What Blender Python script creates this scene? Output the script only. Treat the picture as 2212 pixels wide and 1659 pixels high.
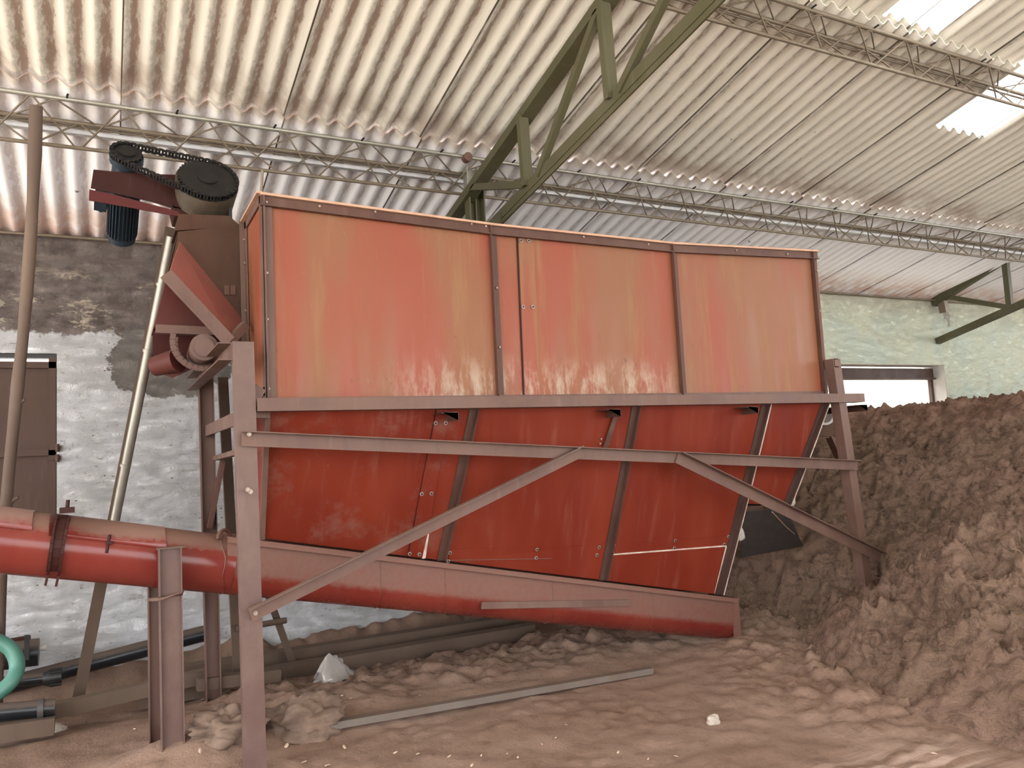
import bpy, math, random
from mathutils import Vector, Matrix, noise
random.seed(7)
for o in list(bpy.data.objects): bpy.data.objects.remove(o, do_unlink=True)
SC = bpy.context.scene
COL = SC.collection

# ------------------------------------------------------------------ camera
F, CX, CY = 1675.0, 1106.0, 829.5
CAM = Vector((0, 0, 1.6))
YAW, PITCH, ROLL = 0.486, 0.0874, -0.0506
_f = Vector((math.sin(YAW)*math.cos(PITCH), math.cos(YAW)*math.cos(PITCH), math.sin(PITCH)))
_r = Vector((math.cos(YAW), -math.sin(YAW), 0)); _u = _r.cross(_f)
CR = _r*math.cos(ROLL) + _u*math.sin(ROLL)
CU = -_r*math.sin(ROLL) + _u*math.cos(ROLL)
CF = _f
cd = bpy.data.cameras.new('camera'); cam = bpy.data.objects.new('camera', cd); COL.objects.link(cam)
M = Matrix(((CR.x, CU.x, -CF.x, CAM.x), (CR.y, CU.y, -CF.y, CAM.y), (CR.z, CU.z, -CF.z, CAM.z), (0, 0, 0, 1)))
cam.matrix_world = M
cd.sensor_width = 36; cd.lens = 36*F/2212; cd.clip_start = .05; cd.clip_end = 300
SC.camera = cam

# ------------------------------------------------------------------ daylight
W = bpy.data.worlds.new('World'); SC.world = W; W.use_nodes = True
wn = W.node_tree; wn.nodes.clear()
wo = wn.nodes.new('ShaderNodeOutputWorld'); wb = wn.nodes.new('ShaderNodeBackground')
wb.inputs[0].default_value = (0.93, 0.96, 1.0, 1); wb.inputs[1].default_value = 7.0
wn.links.new(wb.outputs[0], wo.inputs[0])
sl = bpy.data.lights.new('sun', 'SUN'); sl.energy = 9; sl.angle = math.radians(3); sl.color = (1, .95, .88)
so = bpy.data.objects.new('sun', sl); COL.objects.link(so)
so.rotation_euler = Vector((-.25, .55, 1)).to_track_quat('Z', 'Y').to_euler()
so.location = (0, 20, 20)
SC.view_settings.view_transform = 'Standard'
SC.view_settings.look = 'None'
SC.view_settings.gamma = 1
SC.view_settings.use_curve_mapping = False
SC.view_settings.exposure = 0.0

# ------------------------------------------------------------------ pixel -> place helpers
def ray(x, y): return CF + CR*((x-CX)/F) - CU*((y-CY)/F)
def onY(x, y, Y): d = ray(x, y); return CAM + d*((Y-CAM.y)/d.y)
def onZ(x, y, Z=0.): d = ray(x, y); return CAM + d*((Z-CAM.z)/d.z)
def onX(x, y, X): d = ray(x, y); return CAM + d*((X-CAM.x)/d.x)
S, Z0, Y0 = .26, 3.5, 7.0
def roofz(Y, off=0): return Z0 + off - S*(Y-Y0)
def onR(x, y, off=0):
    d = ray(x, y); return CAM + d*((Z0+off+S*Y0-CAM.z-S*CAM.y)/(d.z+S*d.y))
def sst(a, b, x):
    t = min(1, max(0, (x-a)/(b-a))); return t*t*(3-2*t)
def fbm(p, o=4, h=.9): return noise.fractal(p, h, 2.1, o)

# ------------------------------------------------------------------ materials
class NT:
    def __init__(s, name):
        s.m = bpy.data.materials.new(name); s.m.use_nodes = True; s.t = s.m.node_tree; s.t.nodes.clear()
        s.out = s.n('ShaderNodeOutputMaterial'); s.geo = s.n('ShaderNodeNewGeometry')
        s.pos = s.geo.outputs['Position']
        s.nz = s.n('ShaderNodeSeparateXYZ'); s.l(s.geo.outputs['Normal'], s.nz.inputs[0])
        s.xyz = s.n('ShaderNodeSeparateXYZ'); s.l(s.pos, s.xyz.inputs[0])
    def n(s, t): return s.t.nodes.new(t)
    def l(s, a, b): s.t.links.new(a, b)
    def put(s, sock, v):
        if hasattr(v, 'is_output'): s.l(v, sock)
        elif isinstance(v, (tuple, list)) and len(v) == 3 and sock.type == 'RGBA': sock.default_value = (*v, 1)
        else: sock.default_value = v
    def math(s, op, a, b=0., c=None, clamp=False):
        n = s.n('ShaderNodeMath'); n.operation = op; n.use_clamp = clamp
        s.put(n.inputs[0], a); s.put(n.inputs[1], b)
        if c is not None: s.put(n.inputs[2], c)
        return n.outputs[0]
    def scale(s, v):   # position scaled per axis
        n = s.n('ShaderNodeVectorMath'); n.operation = 'MULTIPLY'; s.l(s.pos, n.inputs[0]); n.inputs[1].default_value = v
        return n.outputs[0]
    def noise(s, sc, det=4, rough=.55, vec=(1, 1, 1), dist=0.):
        n = s.n('ShaderNodeTexNoise'); s.l(s.scale(vec), n.inputs['Vector'])
        n.inputs['Scale'].default_value = sc; n.inputs['Detail'].default_value = det
        n.inputs['Roughness'].default_value = rough; n.inputs['Distortion'].default_value = dist
        return n.outputs['Fac']
    def voro(s, sc, vec=(1, 1, 1), feat='F1'):
        n = s.n('ShaderNodeTexVoronoi'); s.l(s.scale(vec), n.inputs['Vector']); n.inputs['Scale'].default_value = sc
        n.feature = feat; return n.outputs['Distance']
    def ss(s, x, a, b, lo=0., hi=1.):
        n = s.n('ShaderNodeMapRange'); n.interpolation_type = 'SMOOTHSTEP'; s.put(n.inputs[0], x)
        n.inputs[1].default_value = a; n.inputs[2].default_value = b; n.inputs[3].default_value = lo; n.inputs[4].default_value = hi
        return n.outputs[0]
    def mix(s, f, a, b, mode='MIX'):
        n = s.n('ShaderNodeMix'); n.data_type = 'RGBA'; n.blend_type = mode
        s.put(n.inputs[0], f); s.put(n.inputs[6], a); s.put(n.inputs[7], b); return n.outputs[2]
    def bump(s, h, st=.5, d=.01, prev=None):
        n = s.n('ShaderNodeBump'); n.inputs['Strength'].default_value = st; n.inputs['Distance'].default_value = d
        s.l(h, n.inputs['Height'])
        if prev is not None: s.l(prev, n.inputs['Normal'])
        return n.outputs[0]
    def finish(s, col, rough=.7, metal=0., nrm=None, spec=.5, **kw):
        b = s.n('ShaderNodeBsdfPrincipled'); s.put(b.inputs['Base Color'], col); s.put(b.inputs['Roughness'], rough)
        s.put(b.inputs['Metallic'], metal); b.inputs['Specular IOR Level'].default_value = spec
        for k, v in kw.items(): s.put(b.inputs[k], v)
        if nrm is not None: s.l(nrm, b.inputs['Normal'])
        s.l(b.outputs[0], s.out.inputs[0]); return s.m

DUST = (.27, .155, .11)
def m_paint(name, base, alt, dust=.5, lo=-.1, hi=.7, rough=.45, streak=True, metal=0., side=0., dcol=DUST, chips=.0, k=.56, spec=.32):
    t = NT(name); base, alt, dcol = (tuple(v*k*w for v, w in zip(c_, (1, 1.02, .96))) for c_ in (base, alt, dcol))
    n1 = t.noise(2.2, 4, .6, (1, 1, .25)); n2 = t.noise(14, 4, .65, (1, 1, .12)); n3 = t.noise(30, 4, .6)
    c = t.mix(t.ss(n1, .38, .64), base, alt)
    if streak: c = t.mix(t.ss(n2, .56, .74, 0, .35), c, tuple(min(1, v*1.25+.03) for v in alt))
    if streak: c = t.mix(t.ss(n2, .46, .30, 0, .35), c, tuple(v*.72 for v in base))
    if chips: c = t.mix(t.ss(t.noise(55, 5, .7, (1, 1, .5)), .68, .72, 0, chips), c, (.75*k, .66*k, .58*k))
    d = t.math('ADD', t.nz.outputs[2], t.math('MULTIPLY', t.math('SUBTRACT', n3, .5), .35))
    df = t.math('MULTIPLY', t.ss(d, lo, hi), dust)
    df = t.math('ADD', df, t.math('MULTIPLY', t.ss(t.noise(5, 5, .65), .35, .7), side), clamp=True)
    c = t.mix(df, c, dcol)
    r = t.math('ADD', t.math('MULTIPLY', df, .45), rough, clamp=True)
    return t.finish(c, r, metal, t.bump(n3, .15, .002), spec)

RED_UP = None
def m_upper():
    t = NT('faded_red_sheet')
    n1 = t.noise(1.6, 3, .5, (1.6, 1, .35)); n2 = t.noise(9, 5, .65, (1, 1, .10)); n3 = t.noise(26, 5, .7, (1, 1, .35))
    c = t.mix(t.ss(n1, .36, .62), (.235, .058, .030), (.210, .084, .040))
    c = t.mix(t.ss(n2, .50, .72, 0, .6), c, (.245, .128, .060))
    c = t.mix(t.ss(n3, .62, .75, 0, .35), c, (.28, .18, .115))
    # glare painted pale low down on the middle sheets, and fingerprints
    low = t.ss(t.xyz.outputs[2], 2.28, 1.99)
    mid = t.ss(t.xyz.outputs[0], 1.3, 2.0); mid2 = t.ss(t.xyz.outputs[0], 3.9, 3.3)
    wv = t.ss(t.noise(11, 6, .72, (1, 1, .3)), .42, .64)
    c = t.mix(t.math('MULTIPLY', t.math('MULTIPLY', low, t.math('MULTIPLY', mid, mid2)), t.math('MULTIPLY', wv, .8)), c, (.40, .31, .23))
    c = t.mix(t.math('MULTIPLY', t.ss(t.noise(17, 4, .7, (1, 1, .55)), .66, .72), t.math('MULTIPLY', t.ss(t.xyz.outputs[2], 2.6, 2.1), .6)), c, (.12, .045, .03))
    return t.finish(c, t.ss(n2, .3, .7, .38, .6), 0, t.bump(t.noise(1.3, 2, .5), .5, .05, t.bump(n3, .08, .002)), .28)
def m_lower():
    t = NT('deep_red_sheet')
    n1 = t.noise(1.8, 3, .5, (1.2, 1, .5)); n2 = t.noise(12, 5, .65, (1, .2, .12)); n3 = t.noise(40, 5, .7, (1, 1, .2))
    c = t.mix(t.ss(n1, .36, .62), (.135, .016, .007), (.162, .023, .010))
    c = t.mix(t.ss(n2, .54, .76, 0, .40), c, (.215, .070, .042))
    c = t.mix(t.ss(n3, .70, .76, 0, .55), c, (.33, .18, .12))
    c = t.mix(t.math('MULTIPLY', t.ss(t.noise(4, 5, .7), .5, .68), t.math('MULTIPLY', t.ss(t.xyz.outputs[0], 2.4, 1.7), .45)), c, (.17, .082, .060))
    return t.finish(c, t.ss(n2, .3, .7, .36, .55), 0, t.bump(t.noise(1.5, 2, .5), .5, .05), .25)

def m_roof():
    t = NT('asbestos_cement_sheet')
    X, Yy = t.xyz.outputs[0], t.xyz.outputs[1]
    ph = t.math('SINE', t.math('MULTIPLY', t.math('ADD', X, .02), 2*math.pi*7))
    jag = t.noise(1.0, 6, .72, (34, 9, 9)); big = t.noise(.9, 4, .6, (1, 1, 1)); stv = t.noise(1.0, 5, .65, (26, 1.3, 1.3))
    s1 = t.math('ADD', t.math('MULTIPLY', ph, .22), t.math('ADD', t.math('MULTIPLY', jag, .9), t.math('MULTIPLY', big, .45)))
    st = t.ss(s1, .72, .90)
    col = t.mix(t.ss(stv, .35, .65), (.76, .71, .62), (.66, .625, .54))
    up = t.ss(Yy, 5.32, 5.22)           # older, stained rows above the first lap
    near = t.ss(X, 4.0, 1.0)
    c2 = t.mix(t.math('MULTIPLY', st, .9), col, t.mix(t.ss(X, 1.0, 4.0), (.36, .26, .205), (.33, .30, .235)))
    ph2 = t.math('SINE', t.math('MULTIPLY', t.math('ADD', X, .055), 2*math.pi*7))
    s2 = t.ss(t.math('ADD', t.math('MULTIPLY', ph2, .25), t.noise(1.0, 6, .75, (30, 16, 9))), .66, .80)
    c2 = t.mix(t.math('MULTIPLY', s2, .5), c2, (.38, .39, .32))
    c3 = t.mix(t.math('MULTIPLY', st, .7), (.95, .93, .94), (.66, .58, .55))  # cleaner near-wall rows, whitened further to carry the daylight on them
    c3 = t.mix(t.math('MULTIPLY', t.ss(Yy, 6.35, 6.95), t.ss(t.noise(5, 4, .6), .35, .6, .2, .75)), c3, (.66, .42, .31))
    dark = t.math('MULTIPLY', t.ss(t.math('ABSOLUTE', t.math('SUBTRACT', Yy, 5.14)), .36, .0), t.ss(t.noise(3, 4, .6), .36, .62))  # shade of the lap gap, with grime, painted as a dark band
    c = t.mix(up, c3, c2)
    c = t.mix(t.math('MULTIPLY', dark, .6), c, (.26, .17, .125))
    lip = t.math('LESS_THAN', t.math('ABSOLUTE', t.math('SUBTRACT', Yy, 5.2195)), .0012)
    c = t.mix(t.math('MULTIPLY', lip, .8), c, (.30, .20, .15))
    fr = t.math('FRACT', t.math('ADD', X, 100-.1+.003)); sm_ = t.math('LESS_THAN', fr, .0075)  # overlap shadow and dirt painted as a thin dark seam line
    c = t.mix(t.math('MULTIPLY', sm_, t.ss(t.noise(2, 3, .6), .3, .5, .5, 1.)), c, (.10, .07, .05))
    c = t.mix(t.math('MULTIPLY', t.ss(t.noise(7, 5, .6), .72, .76), .8), c, (.08, .07, .05))
    return t.finish(c, .85, 0, t.bump(t.noise(40, 5, .7, (1, .35, 1)), .35, .006, t.bump(jag, .4, .01)), .25)

def m_wall():
    t = NT('whitewashed_block_wall')
    X, Z = t.xyz.outputs[0], t.xyz.outputs[2]
    n1 = t.noise(2.5, 5, .6); n2 = t.noise(16, 6, .7); n3 = t.noise(60, 5, .7)
    wh = t.mix(t.ss(n1, .35, .65), (.86, .85, .86), (.70, .68, .66))
    wh = t.mix(t.ss(n2, .58, .70, 0, .6), wh, (.40, .33, .26))
    wh = t.mix(t.math('MULTIPLY', t.ss(t.voro(9, (1, 1, 1.8)), .10, .05), t.ss(n1, .42, .58)), wh, (.13, .10, .08))
    wh = t.mix(t.ss(t.noise(9, 7, .8, (1, 1, 2.4), .7), .60, .66, 0, .75), wh, (.26, .235, .215))
    wh = t.mix(t.ss(t.noise(3.2, 6, .7, (1, 1, 3.0)), .60, .66, 0, .5), wh, (.42, .36, .30))
    # bare blocks above the whitewash line
    bl = t.mix(t.ss(t.noise(5, 4, .6, (1, 1, 1.6)), .38, .62), (.17, .135, .12), (.27, .225, .20))
    bl = t.mix(t.ss(n3, .55, .7, 0, .5), bl, (.36, .30, .25))
    bl = t.mix(t.ss(t.noise(22, 7, .8), .52, .64, 0, .45), bl, (.10, .08, .07))
    br = t.n('ShaderNodeTexBrick'); cmb = t.n('ShaderNodeCombineXYZ'); t.l(X, cmb.inputs[0]); t.l(Z, cmb.inputs[1])
    t.l(cmb.outputs[0], br.inputs['Vector']); br.inputs['Scale'].default_value = 1
    br.inputs['Brick Width'].default_value = .4; br.inputs['Row Height'].default_value = .195; br.inputs['Mortar Size'].default_value = .017
    br.inputs['Color1'].default_value = (0, 0, 0, 1); br.inputs['Color2'].default_value = (.5, .5, .5, 1); br.inputs['Mortar'].default_value = (1, 1, 1, 1)
    br.inputs['Mortar Smooth'].default_value = .4
    bl = t.mix(t.ss(br.outputs['Fac'], .2, .8, 0, .75), bl, (.235, .185, .160))
    pt = t.math('MULTIPLY', t.ss(t.noise(1, 6, .75, (3.0, 1, 6)), .54, .60), t.ss(Z, 3.3, 3.1))
    bl = t.mix(t.math('MULTIPLY', pt, .8), bl, (.62, .52, .40))
    edge = t.math('ADD', Z, t.math('MULTIPLY', t.math('SUBTRACT', t.noise(5, 5, .7), .5), .28))
    c = t.mix(t.ss(edge, 2.70, 2.735), wh, bl)
    # cement patch round the old opening
    px = t.math('MULTIPLY', t.math('SUBTRACT', X, .50), 1.75); pz = t.math('MULTIPLY', t.math('SUBTRACT', Z, 2.50), 2.6)
    rr = t.math('SQRT', t.math('ADD', t.math('MULTIPLY', px, px), t.math('MULTIPLY', pz, pz)))
    rr = t.math('ADD', rr, t.math('MULTIPLY', t.math('SUBTRACT', t.noise(4, 5, .65), .5), .9))
    c = t.mix(t.ss(rr, .84, .80), c, t.mix(t.ss(t.noise(8, 5, .6), .3, .7), (.21, .185, .165), (.30, .27, .24)))
    # green distemper on the far bays
    gr = t.mix(t.ss(n1, .35, .65), (.80, .81, .62), (.73, .79, .65))
    gr = t.mix(t.ss(t.noise(3, 5, .65, (1, 1, 2)), .56, .70, 0, .8), gr, (.60, .54, .40))
    gr = t.mix(t.math('MULTIPLY', t.ss(Z, 3.0, 3.5), t.ss(n1, .35, .6, .2, .8)), gr, (.56, .50, .37))
    gr = t.mix(t.ss(t.noise(5, 6, .75, (1, 1, 3)), .64, .69, 0, .65), gr, (.16, .15, .11))
    bay = t.math('MULTIPLY', t.math('LESS_THAN', t.math('ABSOLUTE', t.math('SUBTRACT', X, 10.98)), .07), t.math('LESS_THAN', t.noise(6, 4, .6), t.ss(Z, 3.5, 2.7, .62, .36)))
    gr = t.mix(t.math('MULTIPLY', bay, .6), gr, (.26, .19, .15))
    c = t.mix(t.ss(X, 4.5, 6.5), c, gr)
    b = t.bump(t.noise(7, 7, .78, (1, 1, 1.8), .8), 1., .07, t.bump(n3, .6, .012))
    return t.finish(c, .9, 0, b, .2)

def m_floor():
    t = NT('dusty_ground')
    n1 = t.noise(1.6, 5, .6); n2 = t.noise(9, 6, .7); n3 = t.noise(70, 5, .7)
    c = t.mix(t.ss(n1, .35, .65), (.235, .150, .108), (.29, .195, .145))
    c = t.mix(t.ss(n2, .48, .70, 0, .6), c, (.16, .098, .068))
    c = t.mix(t.ss(n3, .60, .75, 0, .5), c, (.38, .27, .20))
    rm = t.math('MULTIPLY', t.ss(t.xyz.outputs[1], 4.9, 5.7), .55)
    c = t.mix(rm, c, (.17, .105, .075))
    # swept concrete showing through, dragged streaks
    rot = t.n('ShaderNodeVectorRotate'); rot.inputs['Angle'].default_value = .10; t.l(t.pos, rot.inputs[0])
    sp = t.n('ShaderNodeTexNoise'); vm = t.n('ShaderNodeVectorMath'); vm.operation = 'MULTIPLY'; vm.inputs[1].default_value = (1.3, 17, 1)
    t.l(rot.outputs[0], vm.inputs[0]); t.l(vm.outputs[0], sp.inputs['Vector']); sp.inputs['Scale'].default_value = 1; sp.inputs['Detail'].default_value = 5
    dx = t.math('MULTIPLY', t.math('SUBTRACT', t.xyz.outputs[0], 3.15), 1.15); dy = t.math('MULTIPLY', t.math('SUBTRACT', t.xyz.outputs[1], 2.45), 2.1)
    rr = t.math('SQRT', t.math('ADD', t.math('MULTIPLY', dx, dx), t.math('MULTIPLY', dy, dy)))
    msk = t.math('MULTIPLY', t.ss(rr, 1.15, .3), t.ss(sp.outputs['Fac'], .40, .60))
    c = t.mix(msk, c, (.50, .37, .30))
    ex = t.ss(t.xyz.outputs[1], -1.5, -3.5); ex2 = t.ss(t.xyz.outputs[0], -3, -4.5)
    out = t.math('MAXIMUM', t.math('MAXIMUM', ex, ex2), t.ss(t.xyz.outputs[1], 7.2, 7.8))
    c = t.mix(out, c, (.62, .57, .50))
    b = t.bump(n2, .55, .025, t.bump(n3, .6, .008))
    return t.finish(c, .93, 0, b, .15)

def m_coir():
    t = NT('coir_fibre_dust')
    n1 = t.noise(1.4, 5, .6); n2 = t.noise(8, 6, .7, (1, 1, 1.6), .6); n3 = t.noise(34, 6, .75, (1, 1, 2.2), 1.2); n4 = t.noise(120, 4, .7, (1, .35, 1), 2.)
    c = t.mix(t.ss(n1, .35, .65), (.42, .262, .192), (.37, .240, .168))
    c = t.mix(t.ss(n2, .55, .36, 0, .7), c, (.165, .105, .073))  # crevice shade painted dark into the fibre colour
    c = t.mix(t.ss(n3, .50, .70, 0, .6), c, (.44, .31, .22))
    c = t.mix(t.ss(n4, .62, .74, 0, .5), c, (.52, .40, .29))
    top = t.math('MULTIPLY', t.ss(t.xyz.outputs[2], 1.45, 1.95), .55)
    c = t.mix(top, c, (.52, .29, .21))
    v1 = t.voro(16, (1, 1, 1.3)); b = t.bump(n2, 1., .09, t.bump(n3, 1., .04, t.bump(n4, .8, .010)))
    c = t.mix(t.ss(n3, .44, .30, 0, .5), c, (.13, .085, .058))  # finer crevice shade, also painted in
    return t.finish(c, .95, 0, b, .1)

def m_simple(name, c1, c2=None, rough=.6, metal=0., sc=12, bump=.2, **kw):
    t = NT(name); n = t.noise(sc, 5, .65)
    c = t.mix(t.ss(n, .35, .65), c1, c2 or tuple(v*.75 for v in c1))
    return t.finish(c, rough, metal, t.bump(n, bump, .004), **kw)

MUP, MLO = m_upper(), m_lower()
MFRAME = m_paint('dusty_primer_steel', (.18, .088, .070), (.225, .12, .095), .6, .1, .8, .5, True, 0, .45, (.29, .175, .135), .25)
MFRAME_D = m_paint('brown_primer_steel', (.13, .050, .036), (.17, .07, .05), .5, .1, .8, .5, True, 0, .35, (.22, .13, .095), .2)
MLEG = m_paint('worn_primer_channel', (.175, .090, .078), (.215, .125, .108), .5, .2, .9, .5, True, 0, .35, (.33, .22, .18), .6)
MTROUGH = m_paint('dusty_red_conveyor', (.24, .030, .022), (.29, .045, .03), .93, -.30, .06, .26, False, 0, .06, (.275, .14, .108))
MPIPE = m_paint('glossy_red_pipe', (.24, .030, .024), (.28, .045, .034), .93, .38, .66, .17, False, 0, .05, (.29, .155, .12))
MOLIVE = m_paint('olive_truss_paint', (.125, .112, .058), (.155, .140, .080), .3, .2, .9, .45, True, 0, .2, (.20, .155, .11))
MROD = m_paint('rusty_rod_steel', (.22, .175, .13), (.28, .23, .18), .5, .1, .9, .5, True, .3, .4, (.22, .14, .10), k=.75)
MGALV = m_paint('galvanised_pipe', (.50, .47, .42), (.58, .55, .50), .5, .3, .9, .35, True, .55, .3, (.36, .26, .2), k=.62)
MSHUT = m_paint('brown_steel_shutter', (.155, .085, .065), (.20, .115, .09), .5, .1, .9, .5, True, 0, .4, (.24, .15, .12), k=.36, spec=.15)
MDARK = m_paint('dark_red_bracket', (.085, .022, .018), (.11, .032, .026), .4, .2, .9, .45, True, 0, .15, (.14, .06, .05), k=.34, spec=.12)
MRAILR = m_paint('dull_crimson_rail', (.16, .03, .028), (.13, .028, .026), .3, .2, .9, .5, False, 0, .1, (.14, .06, .05), k=.5, spec=.15)
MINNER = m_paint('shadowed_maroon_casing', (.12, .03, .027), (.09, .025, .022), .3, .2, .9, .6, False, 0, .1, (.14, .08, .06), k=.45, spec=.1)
MBLUE = m_paint('dark_blue_motor_paint', (.018, .032, .05), (.03, .05, .075), .3, .2, .9, .4, False, 0, .15, (.08, .07, .06))  # dark albedo also carries the backlit shade on the motor
MBLACK = m_simple('black_greased_steel', (.012, .011, .011), (.02, .018, .017), .45, .3)
MKHAKI = m_simple('khaki_gearbox_paint', (.085, .062, .040), (.06, .045, .03), .55)
MBLKPIPE = m_paint('black_plastic_pipe', (.014, .016, .020), (.02, .022, .026), .9, .25, .75, .28, False, 0, .12, (.15, .105, .085))
MDBEAM = m_paint('dust_covered_beam', (.13, .080, .058), (.17, .11, .08), .9, -.2, .6, .7, False, 0, .6, (.20, .130, .095))
MGREEN = m_simple('green_hose', (.055, .17, .125), (.075, .20, .15), .45, 0, 6)
MPINK = m_paint('pink_red_plate', (.42, .125, .11), (.38, .12, .105), .4, .3, 1., .4, False, 0, .25, k=.75)
MHEAD = m_paint('dusty_brown_box', (.20, .095, .065), (.165, .085, .06), .5, .0, .8, .6, True, 0, .5, (.22, .135, .10), k=.38, spec=.1)
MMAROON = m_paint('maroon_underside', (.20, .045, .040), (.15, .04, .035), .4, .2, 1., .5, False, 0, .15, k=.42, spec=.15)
MPALE = m_simple('lit_dusty_rim', (.50, .30, .20), (.42, .25, .17), .8)  # pale tan carries the sunlight on the dusty lip
MRIB = m_paint('dark_rib_steel', (.060, .028, .022), (.09, .04, .03), .3, .2, 1, .5, True, 0, .15, (.16, .09, .07), k=.8)
MSCRATCH = m_simple('bare_bright_edge', (.55, .44, .37), (.42, .29, .23), .6)
MBOLT = m_simple('zinc_bolt', (.34, .27, .22), (.24, .17, .14), .5, .3)
MWOOD = m_paint('weathered_wood_pole', (.26, .175, .135), (.19, .125, .10), .3, .3, 1., .8, True, 0, .3, (.24, .17, .14))
MWHITE = m_simple('white_outside_wall', (.82, .80, .77), (.68, .62, .56), .9, 0, 5)
MREVEAL = m_simple('grey_reveal_plaster', (.50, .47, .42), (.42, .38, .35), .9, 0, 6)
MCHIP = m_simple('pale_husk_chip', (.62, .48, .36), (.45, .32, .24), .8, 0, 40)
MSTONE = m_simple('grey_beige_stone', (.44, .38, .31), (.36, .30, .25), .9, 0, 30)
MSACK = m_simple('dust_covered_sack', (.19, .125, .088), (.12, .078, .056), .9, 0, 8, .4)
MCLOTH = m_simple('off_white_rag', (.52, .49, .43), (.40, .37, .32), .9, 0, 20, .4)
MCHUTE = m_simple('dark_grey_plate', (.045, .038, .036), (.06, .05, .045), .6)
t = NT('clear_plastic_bag'); MBAG = t.finish((.36, .32, .29), .16, 0, t.bump(t.noise(14, 3, .5), .4, .01), .8, **{'Transmission Weight': .12, 'Alpha': 1.0})
t = NT('translucent_roof_sheet')
tr = t.n('ShaderNodeBsdfTranslucent'); tr.inputs[0].default_value = (.93, .95, .93, 1); df_ = t.n('ShaderNodeBsdfDiffuse'); df_.inputs[0].default_value = (.8, .82, .8, 1)
mx = t.n('ShaderNodeMixShader'); mx.inputs[0].default_value = .25; t.l(tr.outputs[0], mx.inputs[1]); t.l(df_.outputs[0], mx.inputs[2]); t.l(mx.outputs[0], t.out.inputs[0]); MSKY = t.m
MROOF, MWALL, MFLOOR, MCOIR = m_roof(), m_wall(), m_floor(), m_coir()

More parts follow.
